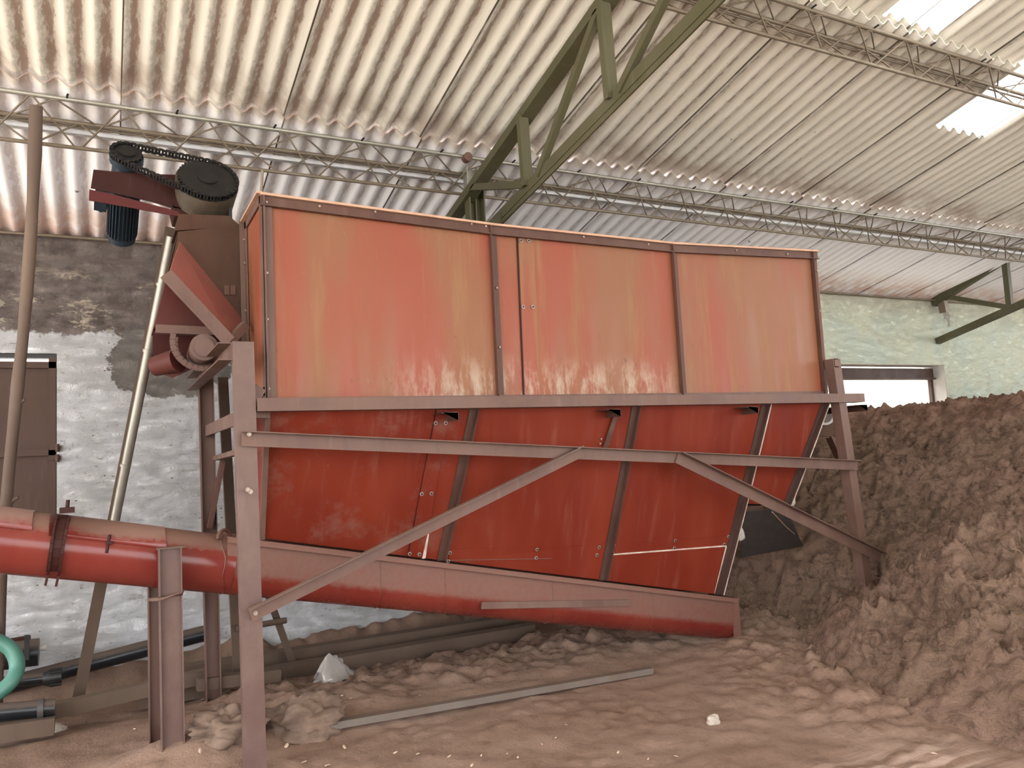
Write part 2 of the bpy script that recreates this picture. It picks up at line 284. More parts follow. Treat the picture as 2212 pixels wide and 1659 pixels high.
# ------------------------------------------------------------------ mesh tools
class MB:
    def __init__(s): s.v = []; s.f = []; s.sm = []
    def add(s, vs, fs, smooth=False):
        o = len(s.v); s.v += [Vector(v) for v in vs]; s.f += [tuple(i+o for i in f) for f in fs]; s.sm += [smooth]*len(fs); return s
    def sweep(s, prof, p, q, u, w, smooth=False):
        p, q, u, w = map(Vector, (p, q, u, w)); n = len(prof)
        a = [p+u*x+w*y for x, y in prof]; b = [q+u*x+w*y for x, y in prof]
        s.add(a+b, [(i, (i+1) % n, n+(i+1) % n, n+i) for i in range(n)], smooth)
        s.add(a, [tuple(range(n))[::-1]]); s.add(b, [tuple(range(n))]); return s
    def axes(s, p, q, ref):
        d = (Vector(q)-Vector(p)).normalized(); w = Vector(ref); u = d.cross(w).normalized(); w = u.cross(d).normalized(); return u, w
    def bar(s, p, q, a, b, ref=(0, 0, 1)):        # a across, b along ref
        u, w = s.axes(p, q, ref); return s.sweep([(-a/2, -b/2), (a/2, -b/2), (a/2, b/2), (-a/2, b/2)], p, q, u, w)
    def angle(s, p, q, a, b, t, u, w):            # L: leg a along u, leg b along w, corner on p-q
        return s.sweep([(0, 0), (a, 0), (a, t), (t, t), (t, b), (0, b)], p, q, u, w)
    def channel(s, p, q, a, b, t, u, w):          # web a along u (centred), flanges b along w
        h = a/2; return s.sweep([(-h, 0), (h, 0), (h, b), (h-t, b), (h-t, t), (-h+t, t), (-h+t, b), (-h, b)], p, q, u, w)
    def ibeam(s, p, q, a, b, t, u, w):            # web a along u, flanges b along w
        h, g, k = a/2, b/2, t/2
        return s.sweep([(-h, -g), (-h+t, -g), (-h+t, -k), (h-t, -k), (h-t, -g), (h, -g), (h, g), (h-t, g), (h-t, k), (-h+t, k), (-h+t, g), (-h, g)], p, q, u, w)
    def tube(s, pts, r, n=10, cap=True, wob=0.):
        pts = [Vector(p) for p in pts]; rs = r if isinstance(r, (list, tuple)) else [r]*len(pts); rings = []
        ref = Vector((0.13, .2, 1)).normalized()
        d0 = (pts[1]-pts[0]).normalized()
        if abs(d0.dot(ref)) > .9: ref = Vector((1, .1, .1))
        u = d0.cross(ref).normalized()
        for i, p in enumerate(pts):
            d = (pts[min(i+1, len(pts)-1)]-pts[max(i-1, 0)]).normalized(); u = (u-d*u.dot(d)).normalized(); w = d.cross(u)
            rings += [p+(u*math.cos(2*math.pi*k/n)+w*math.sin(2*math.pi*k/n))*rs[i]*(1+wob*noise.noise(Vector((i*.9, k*.5, rs[i]*40)))) for k in range(n)]
        fs = [(i*n+k, i*n+(k+1) % n, (i+1)*n+(k+1) % n, (i+1)*n+k) for i in range(len(pts)-1) for k in range(n)]
        s.add(rings, fs, True)
        if cap: s.add(rings[:n], [tuple(range(n))[::-1]]); s.add(rings[-n:], [tuple(range(n))])
        return s
    def cyl(s, p, q, r, n=24, r2=None): return s.tube([p, q], [r, r if r2 is None else r2], n)
    def slab(s, pts, t):                           # planar-ish polygon given thickness along its normal
        pts = [Vector(p) for p in pts]; n = len(pts); nm = Vector((0, 0, 0))
        for i in range(n):
            a, b = pts[i], pts[(i+1) % n]; nm += Vector(((a.y-b.y)*(a.z+b.z), (a.z-b.z)*(a.x+b.x), (a.x-b.x)*(a.y+b.y)))
        nm = nm.normalized()*t; v = pts+[p+nm for p in pts]
        return s.add(v, [tuple(range(n))[::-1], tuple(range(n, 2*n))]+[(i, (i+1) % n, n+(i+1) % n, n+i) for i in range(n)])
    def ribbon(s, a, b, t, nrm):                  # sheet between two polylines, thickness t along nrm
        n = len(a); nv = Vector(nrm).normalized()*t; v = [Vector(p) for p in a]+[Vector(p) for p in b]; v2 = [p+nv for p in v]
        fs = []
        for i in range(n-1):
            fs += [(i, i+1, n+i+1, n+i), (2*n+i, 3*n+i, 3*n+i+1, 2*n+i+1), (i, 2*n+i, 2*n+i+1, i+1), (n+i, n+i+1, 3*n+i+1, 3*n+i)]
        fs += [(0, n, 3*n, 2*n), (n-1, 3*n-1, 4*n-1, 2*n-1)]
        return s.add(v+v2, fs)
    def build(s, name, mat, parent=None):
        if not s.v: return None
        if parent is None:
            zs = min(v.z for v in s.v); org = Vector((sum(v.x for v in s.v)/len(s.v), sum(v.y for v in s.v)/len(s.v), zs))
        else: org = parent_org(parent)
        me = bpy.data.meshes.new(name); me.from_pydata([v-org for v in s.v], [], s.f); me.polygons.foreach_set('use_smooth', s.sm); me.update()
        me.materials.append(mat); o = bpy.data.objects.new(name, me); COL.objects.link(o)
        if parent is None: o.location = org
        else: o.parent = parent
        return o
def parent_org(o):
    v = Vector((0, 0, 0))
    while o is not None: v += Vector(o.location); o = o.parent
    return v
def tag(o, label=None, cat=None, group=None, kind=None):
    for k, v in (('label', label), ('category', cat), ('group', group), ('kind', kind)):
        if v: o[k] = v
    return o
def thing(name, loc, label, cat, group=None):
    o = bpy.data.objects.new(name, None); o.empty_display_size = .1; COL.objects.link(o); o.location = loc
    return tag(o, label, cat, group)
def struct(o): o['kind'] = 'structure'; return o
XX, YY, ZZ = Vector((1, 0, 0)), Vector((0, 1, 0)), Vector((0, 0, 1))
def recalc(o):
    import bmesh
    bm = bmesh.new(); bm.from_mesh(o.data); bmesh.ops.recalc_face_normals(bm, faces=bm.faces); bm.to_mesh(o.data); bm.free()

# ------------------------------------------------------------------ ground
TOE = [(4.4, -.5), (4.15, 1.6), (4.0, 2.4), (3.95, 3.0), (4.08, 3.58), (4.30, 4.1), (4.58, 4.55), (4.66, 4.9), (4.72, 5.3), (4.55, 5.8), (4.4, 6.3), (4.5, 7.2)]
def toe_s(X, Y):
    best = 1e9; side = 1
    for (ax, ay), (bx, by) in zip(TOE, TOE[1:]):
        dx, dy = bx-ax, by-ay; t = max(0, min(1, ((X-ax)*dx+(Y-ay)*dy)/(dx*dx+dy*dy)))
        ex, ey = X-ax-t*dx, Y-ay-t*dy; d = math.hypot(ex, ey)
        if d < best: best = d; side = 1 if (dx*ey-dy*ex) < 0 else -1
    return best*side
def vor(p, sc):            # rounded clods, 0 in the cracks
    d = noise.voronoi(Vector((p.x*sc, p.y*sc, p.z*sc+3.1)))[0]; return min(.6, d[1]-d[0])-.2
def gh(X, Y):
    p = Vector((X, Y, 0))
    z = .022*fbm(p*1.3, 4) + .012*noise.noise(p*6)
    z += .17*math.exp(-(((X-.42)/.42)**2+((Y-4.72)/.36)**2)) + .10*math.exp(-(((X-1.25)/.45)**2+((Y-5.05)/.35)**2))
    rough = sst(4.75, 5.5, Y)*sst(.2, 1.0, X)
    rough *= sst(6.35, 5.9, Y)
    z += rough*(.05+.05*fbm(p*3.1+Vector((3, 1, 0)), 4)+.075*vor(Vector((X*.6+Y*.3, Y, 0)), 7)+.045*vor(Vector((X*.7, Y, 0)), 14))
    z -= .04*sst(5.6, 6.0, Y)*sst(6.75, 6.6, Y)
    z += sst(6.70, 6.92, Y)*(.12+.13*fbm(p*Vector((1.7, 1, 1)) if False else Vector((X*1.7, 2, 0)), 4))
    z += .022*vor(p, 7.)*sst(.1, .4, noise.noise(p*1.7)+.25)+.012*vor(p, 16)*sst(0, .3, noise.noise(p*2.9+Vector((5, 5, 0))))
    z += sst(3.2, 4.4, X)*.02*abs(fbm(p*4, 3))
    if X > 3 and Y > 1.5:
        n_ = sst(-.75, -.05, toe_s(X, Y))*sst(2.3, 3.3, Y)
        z += n_*(.04+.09*max(0, vor(p, 5.)+.1)+.05*vor(p, 12)+.03*(.5-abs(noise.noise(p*15))))
    return z*sst(-4, -1, X)*sst(-1, 1.5, Y)
def frange(a, b, st): n = int(round((b-a)/st)); return [a+(b-a)*i/n for i in range(n+1)]
gx = [-60, -30, -15, -9, -6, -4.5, -3, -2.2]+frange(-1.6, 5.6, .028)+[6, 7, 9, 12, 16, 20, 40]
gy = [-60, -30, -15, -9, -6, -4, -2, 0, 1]+frange(1.8, 7.05, .028)+[7.4, 8, 10, 14, 30]
mb = MB(); nx = len(gx)
mb.add([(x, y, gh(x, y) if y < 7.2 and y > -3 else -.02) for y in gy for x in gx], [(j*nx+i, j*nx+i+1, (j+1)*nx+i+1, (j+1)*nx+i) for j in range(len(gy)-1) for i in range(nx-1)], True)
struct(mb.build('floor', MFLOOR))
def onG(x, y):
    p = onZ(x, y, 0)
    for _ in range(6): p = onZ(x, y, gh(p.x, p.y))
    return p

# ------------------------------------------------------------------ coir pile
def ph_(X, Y):
    s = toe_s(X, Y)
    if s < -.3: return -.2
    p = Vector((X, Y, 0))
    ss = s+.22*fbm(p*1.1, 3)
    h = -.10+.9*ss if ss < 0 else 2.35*(1-math.exp(-ss/2.45))
    h -= .34*math.exp(-(((X-5.5)/.75)**2+((Y-4.3)/.6)**2))
    h -= .42*math.exp(-(((X-5.0)/.34)**2+((Y-5.25)/.42)**2))
    if h > 1.5: h = 1.5+.52*math.tanh((h-1.5)/.52)
    a = sst(-.25, .6, s)
    wp = p+Vector((.10*noise.noise(p*2.7), .10*noise.noise(p*2.7+Vector((4, 4, 4))), h*.9))
    rg = lambda q: .5-abs(noise.noise(q))*1.6
    h += a*(.13*fbm(p*2.0+Vector((9, 2, 0)), 4)+.08*vor(wp, 3.4)+.095*vor(wp, 7.6)+.055*rg(wp*5.3)+.055*rg(wp*10+Vector((0, 5, 0)))+.030*rg((wp+.02*Vector((noise.noise(p*14), noise.noise(p*14+Vector((1, 2, 3))), 0)))*21)+.014*noise.noise(p*44))
    return h-.02
px = frange(3.6, 8.2, .0165)+frange(8.24, 13.5, .045)+[14.2, 15, 16, 16.9]; py = frange(1.5, 6.98, .0185)
mb = MB(); nx = len(px)
mb.add([(x, y, max(-.3, ph_(x, y))) for y in py for x in px], [(j*nx+i, j*nx+i+1, (j+1)*nx+i+1, (j+1)*nx+i) for j in range(len(py)-1) for i in range(nx-1)], True)
mb.v = [v+Vector((.03*noise.noise(v*6), .03*noise.noise(v*6+Vector((7, 7, 7))), 0)) if v.z > .05 and v.y < 6.9 else v for v in mb.v]
o = mb.build('coir_pile', MCOIR); tag(o, 'large heap of brown coir fibre filling the right side of the shed', 'heap', kind='stuff')
def onP(x, y):
    d = ray(x, y); t = 2.
    while t < 16:
        p = CAM+d*t
        if p.z < max(ph_(p.x, p.y), gh(p.x, p.y)): return p
        t += .02
    return p
# loose fibres standing out of the heap
mb = MB(); rf = random.Random(3)
for k in range(5200):
    X = rf.uniform(4.1, 9); Y = rf.uniform(2.0, 6.6); z = ph_(X, Y)
    if z < .03: continue
    a = rf.uniform(0, 6.28); L = rf.uniform(.02, .06); d = Vector((math.cos(a), math.sin(a), rf.uniform(-.1, .7)))*L
    p = Vector((X, Y, z-.004)); m_ = p+d*.6+Vector((rf.uniform(-1, 1), rf.uniform(-1, 1), rf.uniform(0, 1)))*L*.3; q = p+d+Vector((0, 0, -.3*L))
    mb.tube([p, m_, q], [.0011, .0009, .0005], 3, False)
o2 = mb.build('loose_fibre', m_simple('pale_coir_fibre', (.40, .27, .17), (.28, .17, .10), .8), o); o2['kind'] = 'stuff'

# ------------------------------------------------------------------ walls
W1 = (-1.7, -.33, 1.02, 2.545); W2 = (7.6, 10.82, .9, 2.55)
wx = frange(-4.2, 3.2, .028)+frange(3.4, 6.8, .2)+frange(7.0, 13, .06)+frange(13.5, 17, .5)
wz = frange(-.2, 3.49, .028)
for e in (W1[0], W1[1], W2[0], W2[1]): wx.append(e)
for e in (W1[2], W1[3], W2[2], W2[3]): wz.append(e)
def dedupe(a, keep):
    a = sorted(a); r = []
    for v in a:
        if r and v-r[-1] < .012:
            if v in keep: r[-1] = v
            continue
        r.append(v)
    return r
wx = dedupe(wx, W1[:2]+W2[:2]); wz = dedupe(wz, W1[2:]+W2[2:])
def inw(x, z, w): return w[0]-1e-4 < x < w[1]+1e-4 and w[2]-1e-4 < z < w[3]+1e-4
def wy(x, z):
    e = 1.
    for w in (W1, W2):
        dx = max(w[0]-x, 0, x-w[1]); dz = max(w[2]-z, 0, z-w[3]); e = min(e, sst(0, .10, math.hypot(dx, dz)))
    p = Vector((x, 0, z)); row = int(z/.195); fx = ((x+.2*(row % 2)) % .4)/.4; fz = (z % .195)/.195
    joint = min(min(fx, 1-fx)*.4, min(fz, 1-fz)*.195); blk = sst(0, .02, joint)
    amt = .012 if z > 2.72 and x < 4 else .004
    d = amt*blk+.010*fbm(p*Vector((5, 1, 9)) if False else Vector((x*4, 0, z*8)), 5)+.006*abs(noise.noise(Vector((x*14, 3, z*22))))
    if x > 5: d *= .6
    return 7.0-d*e
mb = MB(); nx = len(wx); fs = []
for j in range(len(wz)-1):
    for i in range(nx-1):
        cx_, cz_ = (wx[i]+wx[i+1])/2, (wz[j]+wz[j+1])/2
        if inw(cx_, cz_, W1) or inw(cx_, cz_, W2): continue
        fs.append((j*nx+i, j*nx+i+1, (j+1)*nx+i+1, (j+1)*nx+i))
mb.add([(x, wy(x, z), z) for z in wz for x in wx], fs, True)
D = .32
for w in (W1, W2):
    a, b, c, d = w
    mb.add([(a, 7, c), (b, 7, c), (b, 7, d), (a, 7, d), (a, 7+D, c), (b, 7+D, c), (b, 7+D, d), (a, 7+D, d)], [(0, 4, 5, 1), (1, 5, 6, 2), (2, 6, 7, 3), (3, 7, 4, 0)])
# back face with the same openings
def rect(m, x0, x1, z0, z1, y): m.add([(x0, y, z0), (x1, y, z0), (x1, y, z1), (x0, y, z1)], [(3, 2, 1, 0)])
for (a, b, c, d) in ((-4.2, W1[0], -.2, 3.49), (W1[0], W1[1], -.2, W1[2]), (W1[0], W1[1], W1[3], 3.49), (W1[1], W2[0], -.2, 3.49), (W2[0], W2[1], -.2, W2[2]), (W2[0], W2[1], W2[3], 3.49), (W2[1], 17, -.2, 3.49)):
    rect(mb, a, b, c, d, 7+D)
mb.add([(-4.2, 7, 3.49), (17, 7, 3.49), (17, 7+D, 3.49), (-4.2, 7+D, 3.49), (-4.2, 7, -.2), (-4.2, 7+D, -.2)], [(0, 1, 2, 3), (4, 0, 3, 5)])
struct(mb.build('wall_back', MWALL))
mb = MB(); mb.bar((17.15, -8, .9), (17.15, 7.3, .9), .25, 2.2); struct(mb.build('wall_right', MWALL))  # unseen end wall, kept low to let daylight onto roof and heap
mb = MB(); mb.bar((-6, 10.5, 1.9), (17.5, 10.5, 1.9), .25, 3.8); struct(mb.build('wall_outside', MWHITE))

# window 1: steel shutter, window 2: opening with lintel box
wv = bpy.data.objects.new('window_1', None); COL.objects.link(wv); wv.location = (-1, 7.1, 1); struct(wv)
m = MB(); yy = 7.02
for x in (W1[0]+.025, -.98, W1[1]-.03): m.bar((x, yy, 1.02), (x, yy, 2.52), .05, .04, (0, 1, 0))
for z in (1.04, 1.78, 2.46): m.bar((W1[0], yy, z), (W1[1], yy, z), .04, .05, (0, 0, 1))
m.build('shutter_frame', MSHUT, wv)
m = MB(); m.bar((W1[0], yy+.02, 1.74), (W1[1]-.02, yy+.02, 1.74), .012, 1.42); m.build('shutter_panel', MSHUT, wv)
m = MB(); m.bar((W1[0], 7.05, 2.53), (W1[1], 7.05, 2.53), .08, .03); m.bar((W1[1]-.008, 7.05, 1.02), (W1[1]-.008, 7.05, 2.54), .015, .06, (0, 1, 0)); m.build('outer_frame', MBLACK, wv)
for z in (1.78, 1.70):
    m = MB(); m.cyl((W1[1]+.005, 6.98, z), (W1[1]+.005, 6.98, z+.06), .014, 10); m.bar((W1[1]-.05, 6.99, z+.03), (W1[1]+.03, 6.99, z+.03), .012, .03); m.build('hinge', MSHUT, wv)
wv = bpy.data.objects.new('window_2', None); COL.objects.link(wv); wv.location = (9.2, 7.2, .9); struct(wv)
m = MB(); m.bar((W2[0], 7.22, 2.43), (W2[1]-.02, 7.22, 2.43), .10, .16); m.bar((W2[0], 7.19, 2.36), (W2[1]-.02, 7.19, 2.36), .12, .025); m.build('shutter_box', MSHUT, wv)
m = MB(); m.bar((W2[1]-.03, 7.22, .9), (W2[1]-.03, 7.22, 2.5), .05, .05, (0, 1, 0)); m.bar((W2[0]+.03, 7.22, .9), (W2[0]+.03, 7.22, 2.5), .05, .05, (0, 1, 0)); m.build('guide_rail', MSHUT, wv)
m = MB(); m.bar((W2[1]-.004, 7.16, .9), (W2[1]-.004, 7.16, 2.55), .008, .31, (0, 1, 0)); m.bar((W2[0], 7.16, 2.546), (W2[1], 7.16, 2.546), .31, .008); m.build('reveal', MREVEAL, wv)

# ------------------------------------------------------------------ roof
ceil = bpy.data.objects.new('ceiling', None); COL.objects.link(ceil); ceil.location = (5, 3, 4.5); struct(ceil)
AMP = .024
SKY1 = (4.80, 5.45, 1.0, 3.30); SKY2 = (6.50, 7.20, 2.3, 4.06)
LAPS = [7.45, 5.22, 3.32, 1.45, -.4, -2.3]
def skyl(x, y): return (SKY1[0] < x < SKY1[1] and SKY1[2] < y < SKY1[3]) or (SKY2[0] < x < SKY2[1] and SKY2[2] < y < SKY2[3])
def sheet_row(ya, yb, lift, name, mat, x0=-4.5, x1=17.3, only=None, seams=True):
    m = MB(); yb2 = yb; ya += .14 if ya < 7 else 0; k = math.floor(x0)
    xs0 = .1+k
    while xs0 < x1:
        a, b = xs0-.0, xs0+1.0+.06
        if only: a, b = only[0], only[1]
        n = int(round((b-a)/(1/56))); xs = [a+(b-a)*i/n for i in range(n+1)]
        ys = [ya, ya*.5+yb2*.5, yb2] if not (mat is MROOF) else sorted({ya, yb2, ya*.75+yb2*.25, ya*.5+yb2*.5, *[v for v in (SKY1[2], SKY1[3], SKY2[2], SKY2[3]) if yb2 < v < ya]}, reverse=True)
        def zz(x, y): return roofz(y, lift+AMP*math.sin(2*math.pi*7*x)+.010*((x-a)/(b-a)) + .012*noise.noise(Vector((x*.8, y*.3, 1))) + .044*max(0, (y-yb2)/(ya-yb2))**2)
        v = [(x, y, zz(x, y)) for y in ys for x in xs]; nn = len(xs)
        f = []
        for j in range(len(ys)-1):
            for i in range(n):
                if mat is MROOF and skyl((xs[i]+xs[i+1])/2, (ys[j]+ys[j+1])/2): continue
                f.append((j*nn+i, j*nn+i+1, (j+1)*nn+i+1, (j+1)*nn+i))
        m.add(v, f, True)
        # sheet thickness at the two ends and left edge
        for j in (0, len(ys)-1):
            e = [(x, ys[j], zz(x, ys[j])) for x in xs]; e2 = [(p[0], p[1], p[2]+.008) for p in e]
            ff = [(i, i+1, nn+i+1, nn+i) for i in range(n) if not (mat is MROOF and skyl((xs[i]+xs[i+1])/2, ys[j]+(.01 if j else -.01)))]
            m.add(e+e2, ff)
        m.add([(a, ya, zz(a, ya)), (a, yb2, zz(a, yb2)), (a, yb2, zz(a, yb2)+.008), (a, ya, zz(a, ya)+.008)], [(0, 1, 2, 3)])
        if only: break
        xs0 += 1.0
    return m.build(name, mat, ceil)
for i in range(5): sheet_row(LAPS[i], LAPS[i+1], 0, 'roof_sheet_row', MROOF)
for s_, nm in ((SKY1, 0), (SKY2, 1)):
    sheet_row(s_[3]+.02, s_[2]+.1, .012, 'skylight_sheet', MSKY, only=(s_[0]-.01, s_[1]+.01))
# far slope beyond the ridge
m = MB(); rz = roofz(-2.3)+.02
n = 21*28; xs = [-4.5+21.8*i/n for i in range(n+1)]
m.add([(x, -2.4, rz+AMP*math.sin(2*math.pi*7*x)) for x in xs]+[(x, -7.5, rz-1.3+AMP*math.sin(2*math.pi*7*x)) for x in xs], [(i, i+1, n+2+i, n+1+i) for i in range(n)], True)
m.build('roof_sheet_row', MROOF, ceil)

# ------------------------------------------------------------------ olive roof trusses
def box2(m, p, q, a, b, ref): m.bar(p, q, a, b, ref)
def truss1():
    X = 2.5
    t_ = thing('roof_truss', (X, 5.3, 0), 'olive green steel roof truss rising over the red hopper onto a steel column', 'truss', 'olive steel roof trusses')
    r0 = Vector((X, 7.0, roofz(7.0, -.30))); r1 = Vector((X, -2.2, roofz(-2.2, -.30)))
    m = MB(); m.channel(r0, r1, .085, .05, .012, ZZ, XX); m.bar(r0+Vector((.03, 0, -.045)), r1+Vector((.03, 0, -.045)), .10, .012); m.build('rafter', MOLIVE, t_)
    a = onX(1530, 0, X); b = onX(1080, 465, X); d = (b-a)/(b.y-a.y)
    lo = lambda Y: a+d*(Y-a.y)
    m = MB(); m.angle(lo(7.0), lo(-2.2), .075, -.07, .012, XX, ZZ); m.bar(lo(7.0), lo(-2.2), .012, .07); m.build('bottom_chord', MOLIVE, t_)
    rf_ = lambda Y: Vector((X, Y, roofz(Y, -.33)))
    for Y in (4.37, 3.38, 1.9): m = MB(); m.channel(rf_(Y), lo(Y-.02), .07, .045, .01, XX, YY); m.build('vertical', MOLIVE, t_)
    for (Ya, Yb) in ((3.42, 4.22), (1.95, 3.30)): m = MB(); m.bar(rf_(Ya), lo(Yb), .045, .04, XX); m.build('diagonal', MOLIVE, t_)
    m = MB(); m.bar((X, 5.22, roofz(5.22, -.33)), lo(4.40)+Vector((0, 0, .03)), .05, .04, XX); m.build('tie', MOLIVE, t_)
    m = MB(); m.bar(lo(4.75), lo(4.75)+Vector((0, .25, -.40)), .03, .03, XX); m.build('brace', MOLIVE, t_)
    Xc = onY(1021, 450, 5.40).x; zc = onY(1021, 416, 5.40).z
    m = MB(); m.channel((Xc, 5.40, 2.30), (Xc, 5.40, zc), .135, .09, .01, XX, -YY); m.bar((Xc+.012, 5.37, 2.30), (Xc+.012, 5.37, zc), .03, .012, (1, 0, 0)); m.build('column', MOLIVE, t_)
    m = MB(); m.channel((Xc-.01, 5.42, zc), (Xc-.01, 5.42, roofz(5.42, -.06)), .10, .07, .008, XX, -YY); m.build('column_head', MGALV, t_)
    m = MB(); m.bar((Xc, 5.38, 2.28), (Xc, 6.98, 2.28), .12, .08); m.bar((Xc, 5.7, 2.26), (Xc, 6.98, 1.5), .08, .06); m.build('wall_bracket', MOLIVE, t_)
    m = MB(); m.cyl((X, 5.26, roofz(5.3, -.05)), (X, 5.32, roofz(5.3, -.05)), .035, 16); m.build('pipe_cap', MFRAME, t_)
    return t_
truss1()
def truss2():
    X = 10.7
    t_ = thing('roof_truss', (X, 6.95, 2.8), 'olive green steel roof truss with its foot seated on the green plastered wall', 'truss', 'olive steel roof trusses')
    p = lambda x, y: onX(x, y, X)
    a, b = p(2040, 640), p(2155, 567); d = (a-b)/(a.y-b.y); rr = lambda Y: a+d*(Y-a.y)
    c, e = p(2060, 722), p(2212, 655); d2 = (c-e)/(c.y-e.y); ll = lambda Y: c+d2*(Y-c.y)
    m = MB(); m.bar(rr(6.99), rr(-2.2), .10, .11); m.build('rafter', MOLIVE, t_)
    m = MB(); m.bar(ll(6.99), ll(-2.2), .09, .085); m.build('bottom_chord', MOLIVE, t_)
    m = MB(); m.bar(a, p(2185, 665), .06, .065); m.build('tie', MOLIVE, t_)
    for Y in (p(2172, 570).y, 4.2, 2.6): m = MB(); m.bar(rr(Y), ll(Y), .07, .07, XX); m.build('vertical', MOLIVE, t_)
    m = MB(); m.bar(a+Vector((0, .05, .03)), a+Vector((.06, .06, -.22)), .10, .08, XX); m.build('foot_plate', MROD, t_)
truss2()

# ------------------------------------------------------------------ lattice girders (purlins)
def girder(Yt, Ym, Yb, zb, x0, x1, pitch, label, galv):
    g = thing('lattice_purlin', (x0, Yt, roofz(Yt, -.3)), label, 'purlin', 'triangular lattice purlins under the roof sheets')
    zt, zm = roofz(Yt, -.035), roofz(Ym, -.045)
    m = MB(); m.tube([(x0, Yt, zt), (x1, Yt, zt)], .0155, 10); m.build('top_chord', MGALV if galv else MROD, g)
    m = MB(); m.tube([(x0, Ym, zm), (x1, Ym, zm)], .0145, 8); m.tube([(x0, Ym+.035, zm-.012), (x1, Ym+.035, zm-.012)], .0085, 6); m.build('rear_chord', MROD, g)
    m = MB(); m.tube([(x0, Yb, zb), (x1, Yb, zb)], .0125, 8); m.build('bottom_chord', MROD, g)
    n = int((x1-x0)/pitch)
    for nm, (ya, za), (yb, zb_), off in (('front_lacing', (Yt, zt-.012), (Yb, zb+.006), 0.), ('rear_lacing', (Ym, zm-.01), (Yb, zb+.006), .5), ('top_lacing', (Yt, zt-.014), (Ym, zm), .25)):
        pts = []
        for i in range(n):
            X = x0+(i+off)*pitch
            pts += [(X, ya, za), (X+.05*pitch, ya, za), (X+.48*pitch, yb, zb_), (X+.56*pitch, yb, zb_)]
        m = MB(); m.tube(pts, .0062, 5); m.build(nm, MROD, g)
    for i in range(14):
        X = x0+3.2+i*.62; m = MB(); m.tube([(X, Yt+.01, zt), (X+.005, Yt-.03, zt+.008), (X+.01, Yt-.05, zt+.012)], .007, 5); m.build('hook_bolt', MBLACK, g)
    return g
girder(5.31, 5.51, 5.45, 3.655, -3.4, 16.5, .50, 'long triangular lattice steel purlin running above the red hopper', True)
girder(3.36, 3.50, 3.45, 4.215, -3.4, 16.5, .50, 'lattice steel purlin at the upper right passing under the skylights', False)
m = MB()
m.bar((-3.4, 5.60, roofz(5.6, -.05)), (16.5, 5.60, roofz(5.6, -.05)), .045, .03)
tag(m.build('galvanised_batten', m_simple('pale_galvanised_batten', (.62, .62, .62), (.52, .50, .50), .4, .3)), 'thin pale galvanised batten just behind the lattice purlin over the hopper', 'batten')
m = MB(); m.tube([(-3.4, 6.93, 3.475), (16.9, 6.93, 3.475)], .012, 6)
tag(m.build('eaves_rod', MROD), 'thin steel rod running along the top of the back wall', 'rod')

# ------------------------------------------------------------------ stand
YS = 4.257
st = thing('support_stand', (3.0, 5.0, 0), 'dusty brown steel frame stand of legs and braces carrying the red hopper', 'stand')
def part(m, name, mat, parent=None, label=None):
    o = m.build(name, mat, parent if parent is not None else st)
    if label: o['label'] = label
    return o
m = MB(); m.channel((.673, YS, -.12), (.653, YS, 2.255), .108, .055, .008, XX, YY); part(m, 'leg', MLEG)
m = MB(); m.channel((.655, 5.87, -.1), (.635, 5.87, 2.25), .10, .055, .008, XX, -YY); part(m, 'leg', MFRAME)
a, b = onY(1799, 775, YS), onY(1882, 1345, YS); dd = (b-a)/(b.z-a.z); b = a+dd*(-.1-a.z)
m = MB(); m.angle(b, a, .085, .085, .008, XX, YY); part(m, 'leg', MFRAME)
m = MB(); m.angle(b+Vector((0, 1.62, 0)), a+Vector((0, 1.62, 0)), .085, -.085, .008, XX, YY); part(m, 'leg', MFRAME)
# cross beams front to back
m = MB(); m.channel((.60, YS+.02, 2.205), (.585, 5.9, 2.195), .095, .07, .007, ZZ, -XX); part(m, 'cross_beam', MFRAME)
m = MB(); m.channel((5.17, YS, 2.18), (5.17, 5.9, 2.18), .07, .05, .007, ZZ, XX); part(m, 'cross_beam', MFRAME)
m = MB(); m.bar((.63, YS+.04, 1.855), (.63, 5.9, 1.855), .012, .075); part(m, 'cross_beam', MFRAME)
m = MB(); m.bar(onY(515, 977, 4.6), onY(468, 990, 5.8), .05, .03); part(m, 'tie_bar', MFRAME)
m = MB(); m.bar(onY(482, 992, 5.75), onY(452, 1140, 5.8), .03, .08, (0, 1, 0)); part(m, 'knee_brace', MFRAME_D)
# long rail the hopper rests on
p, q = onY(556, 874, 4.24), onY(1868, 859, 4.24)
m = MB(); m.sweep([(0, -.035), (0, .035), (.006, .035), (.006, -.029), (.10, -.029), (.10, -.035)], p, q, YY, ZZ); part(m, 'rail', MFRAME)
for x in (985, 1335, 1632, 1868):
    e = onY(x, 876, YS+.01); e.z = p.z+(q.z-p.z)*(e.x-p.x)/(q.x-p.x)-.052
    L = .42 if x > 1800 else .19
    m = MB(); m.angle(e+Vector((0, -.02, -.004)), e+Vector((0, L, -.004)), -.10, .05, .006, XX, -ZZ); m.bar(e+Vector((0, -.02, -.03)), e+Vector((0, L, -.03)), .006, .05); part(m, 'bracket', MRIB)
m = MB(); e = onY(540, 893, YS+.05); m.bar(e, e+Vector((.10, .05, 0)), .04, .05); m.bar(e+Vector((-.01, 0, .02)), e+Vector((.06, .02, .14)), .02, .06); part(m, 'bracket', MFRAME)
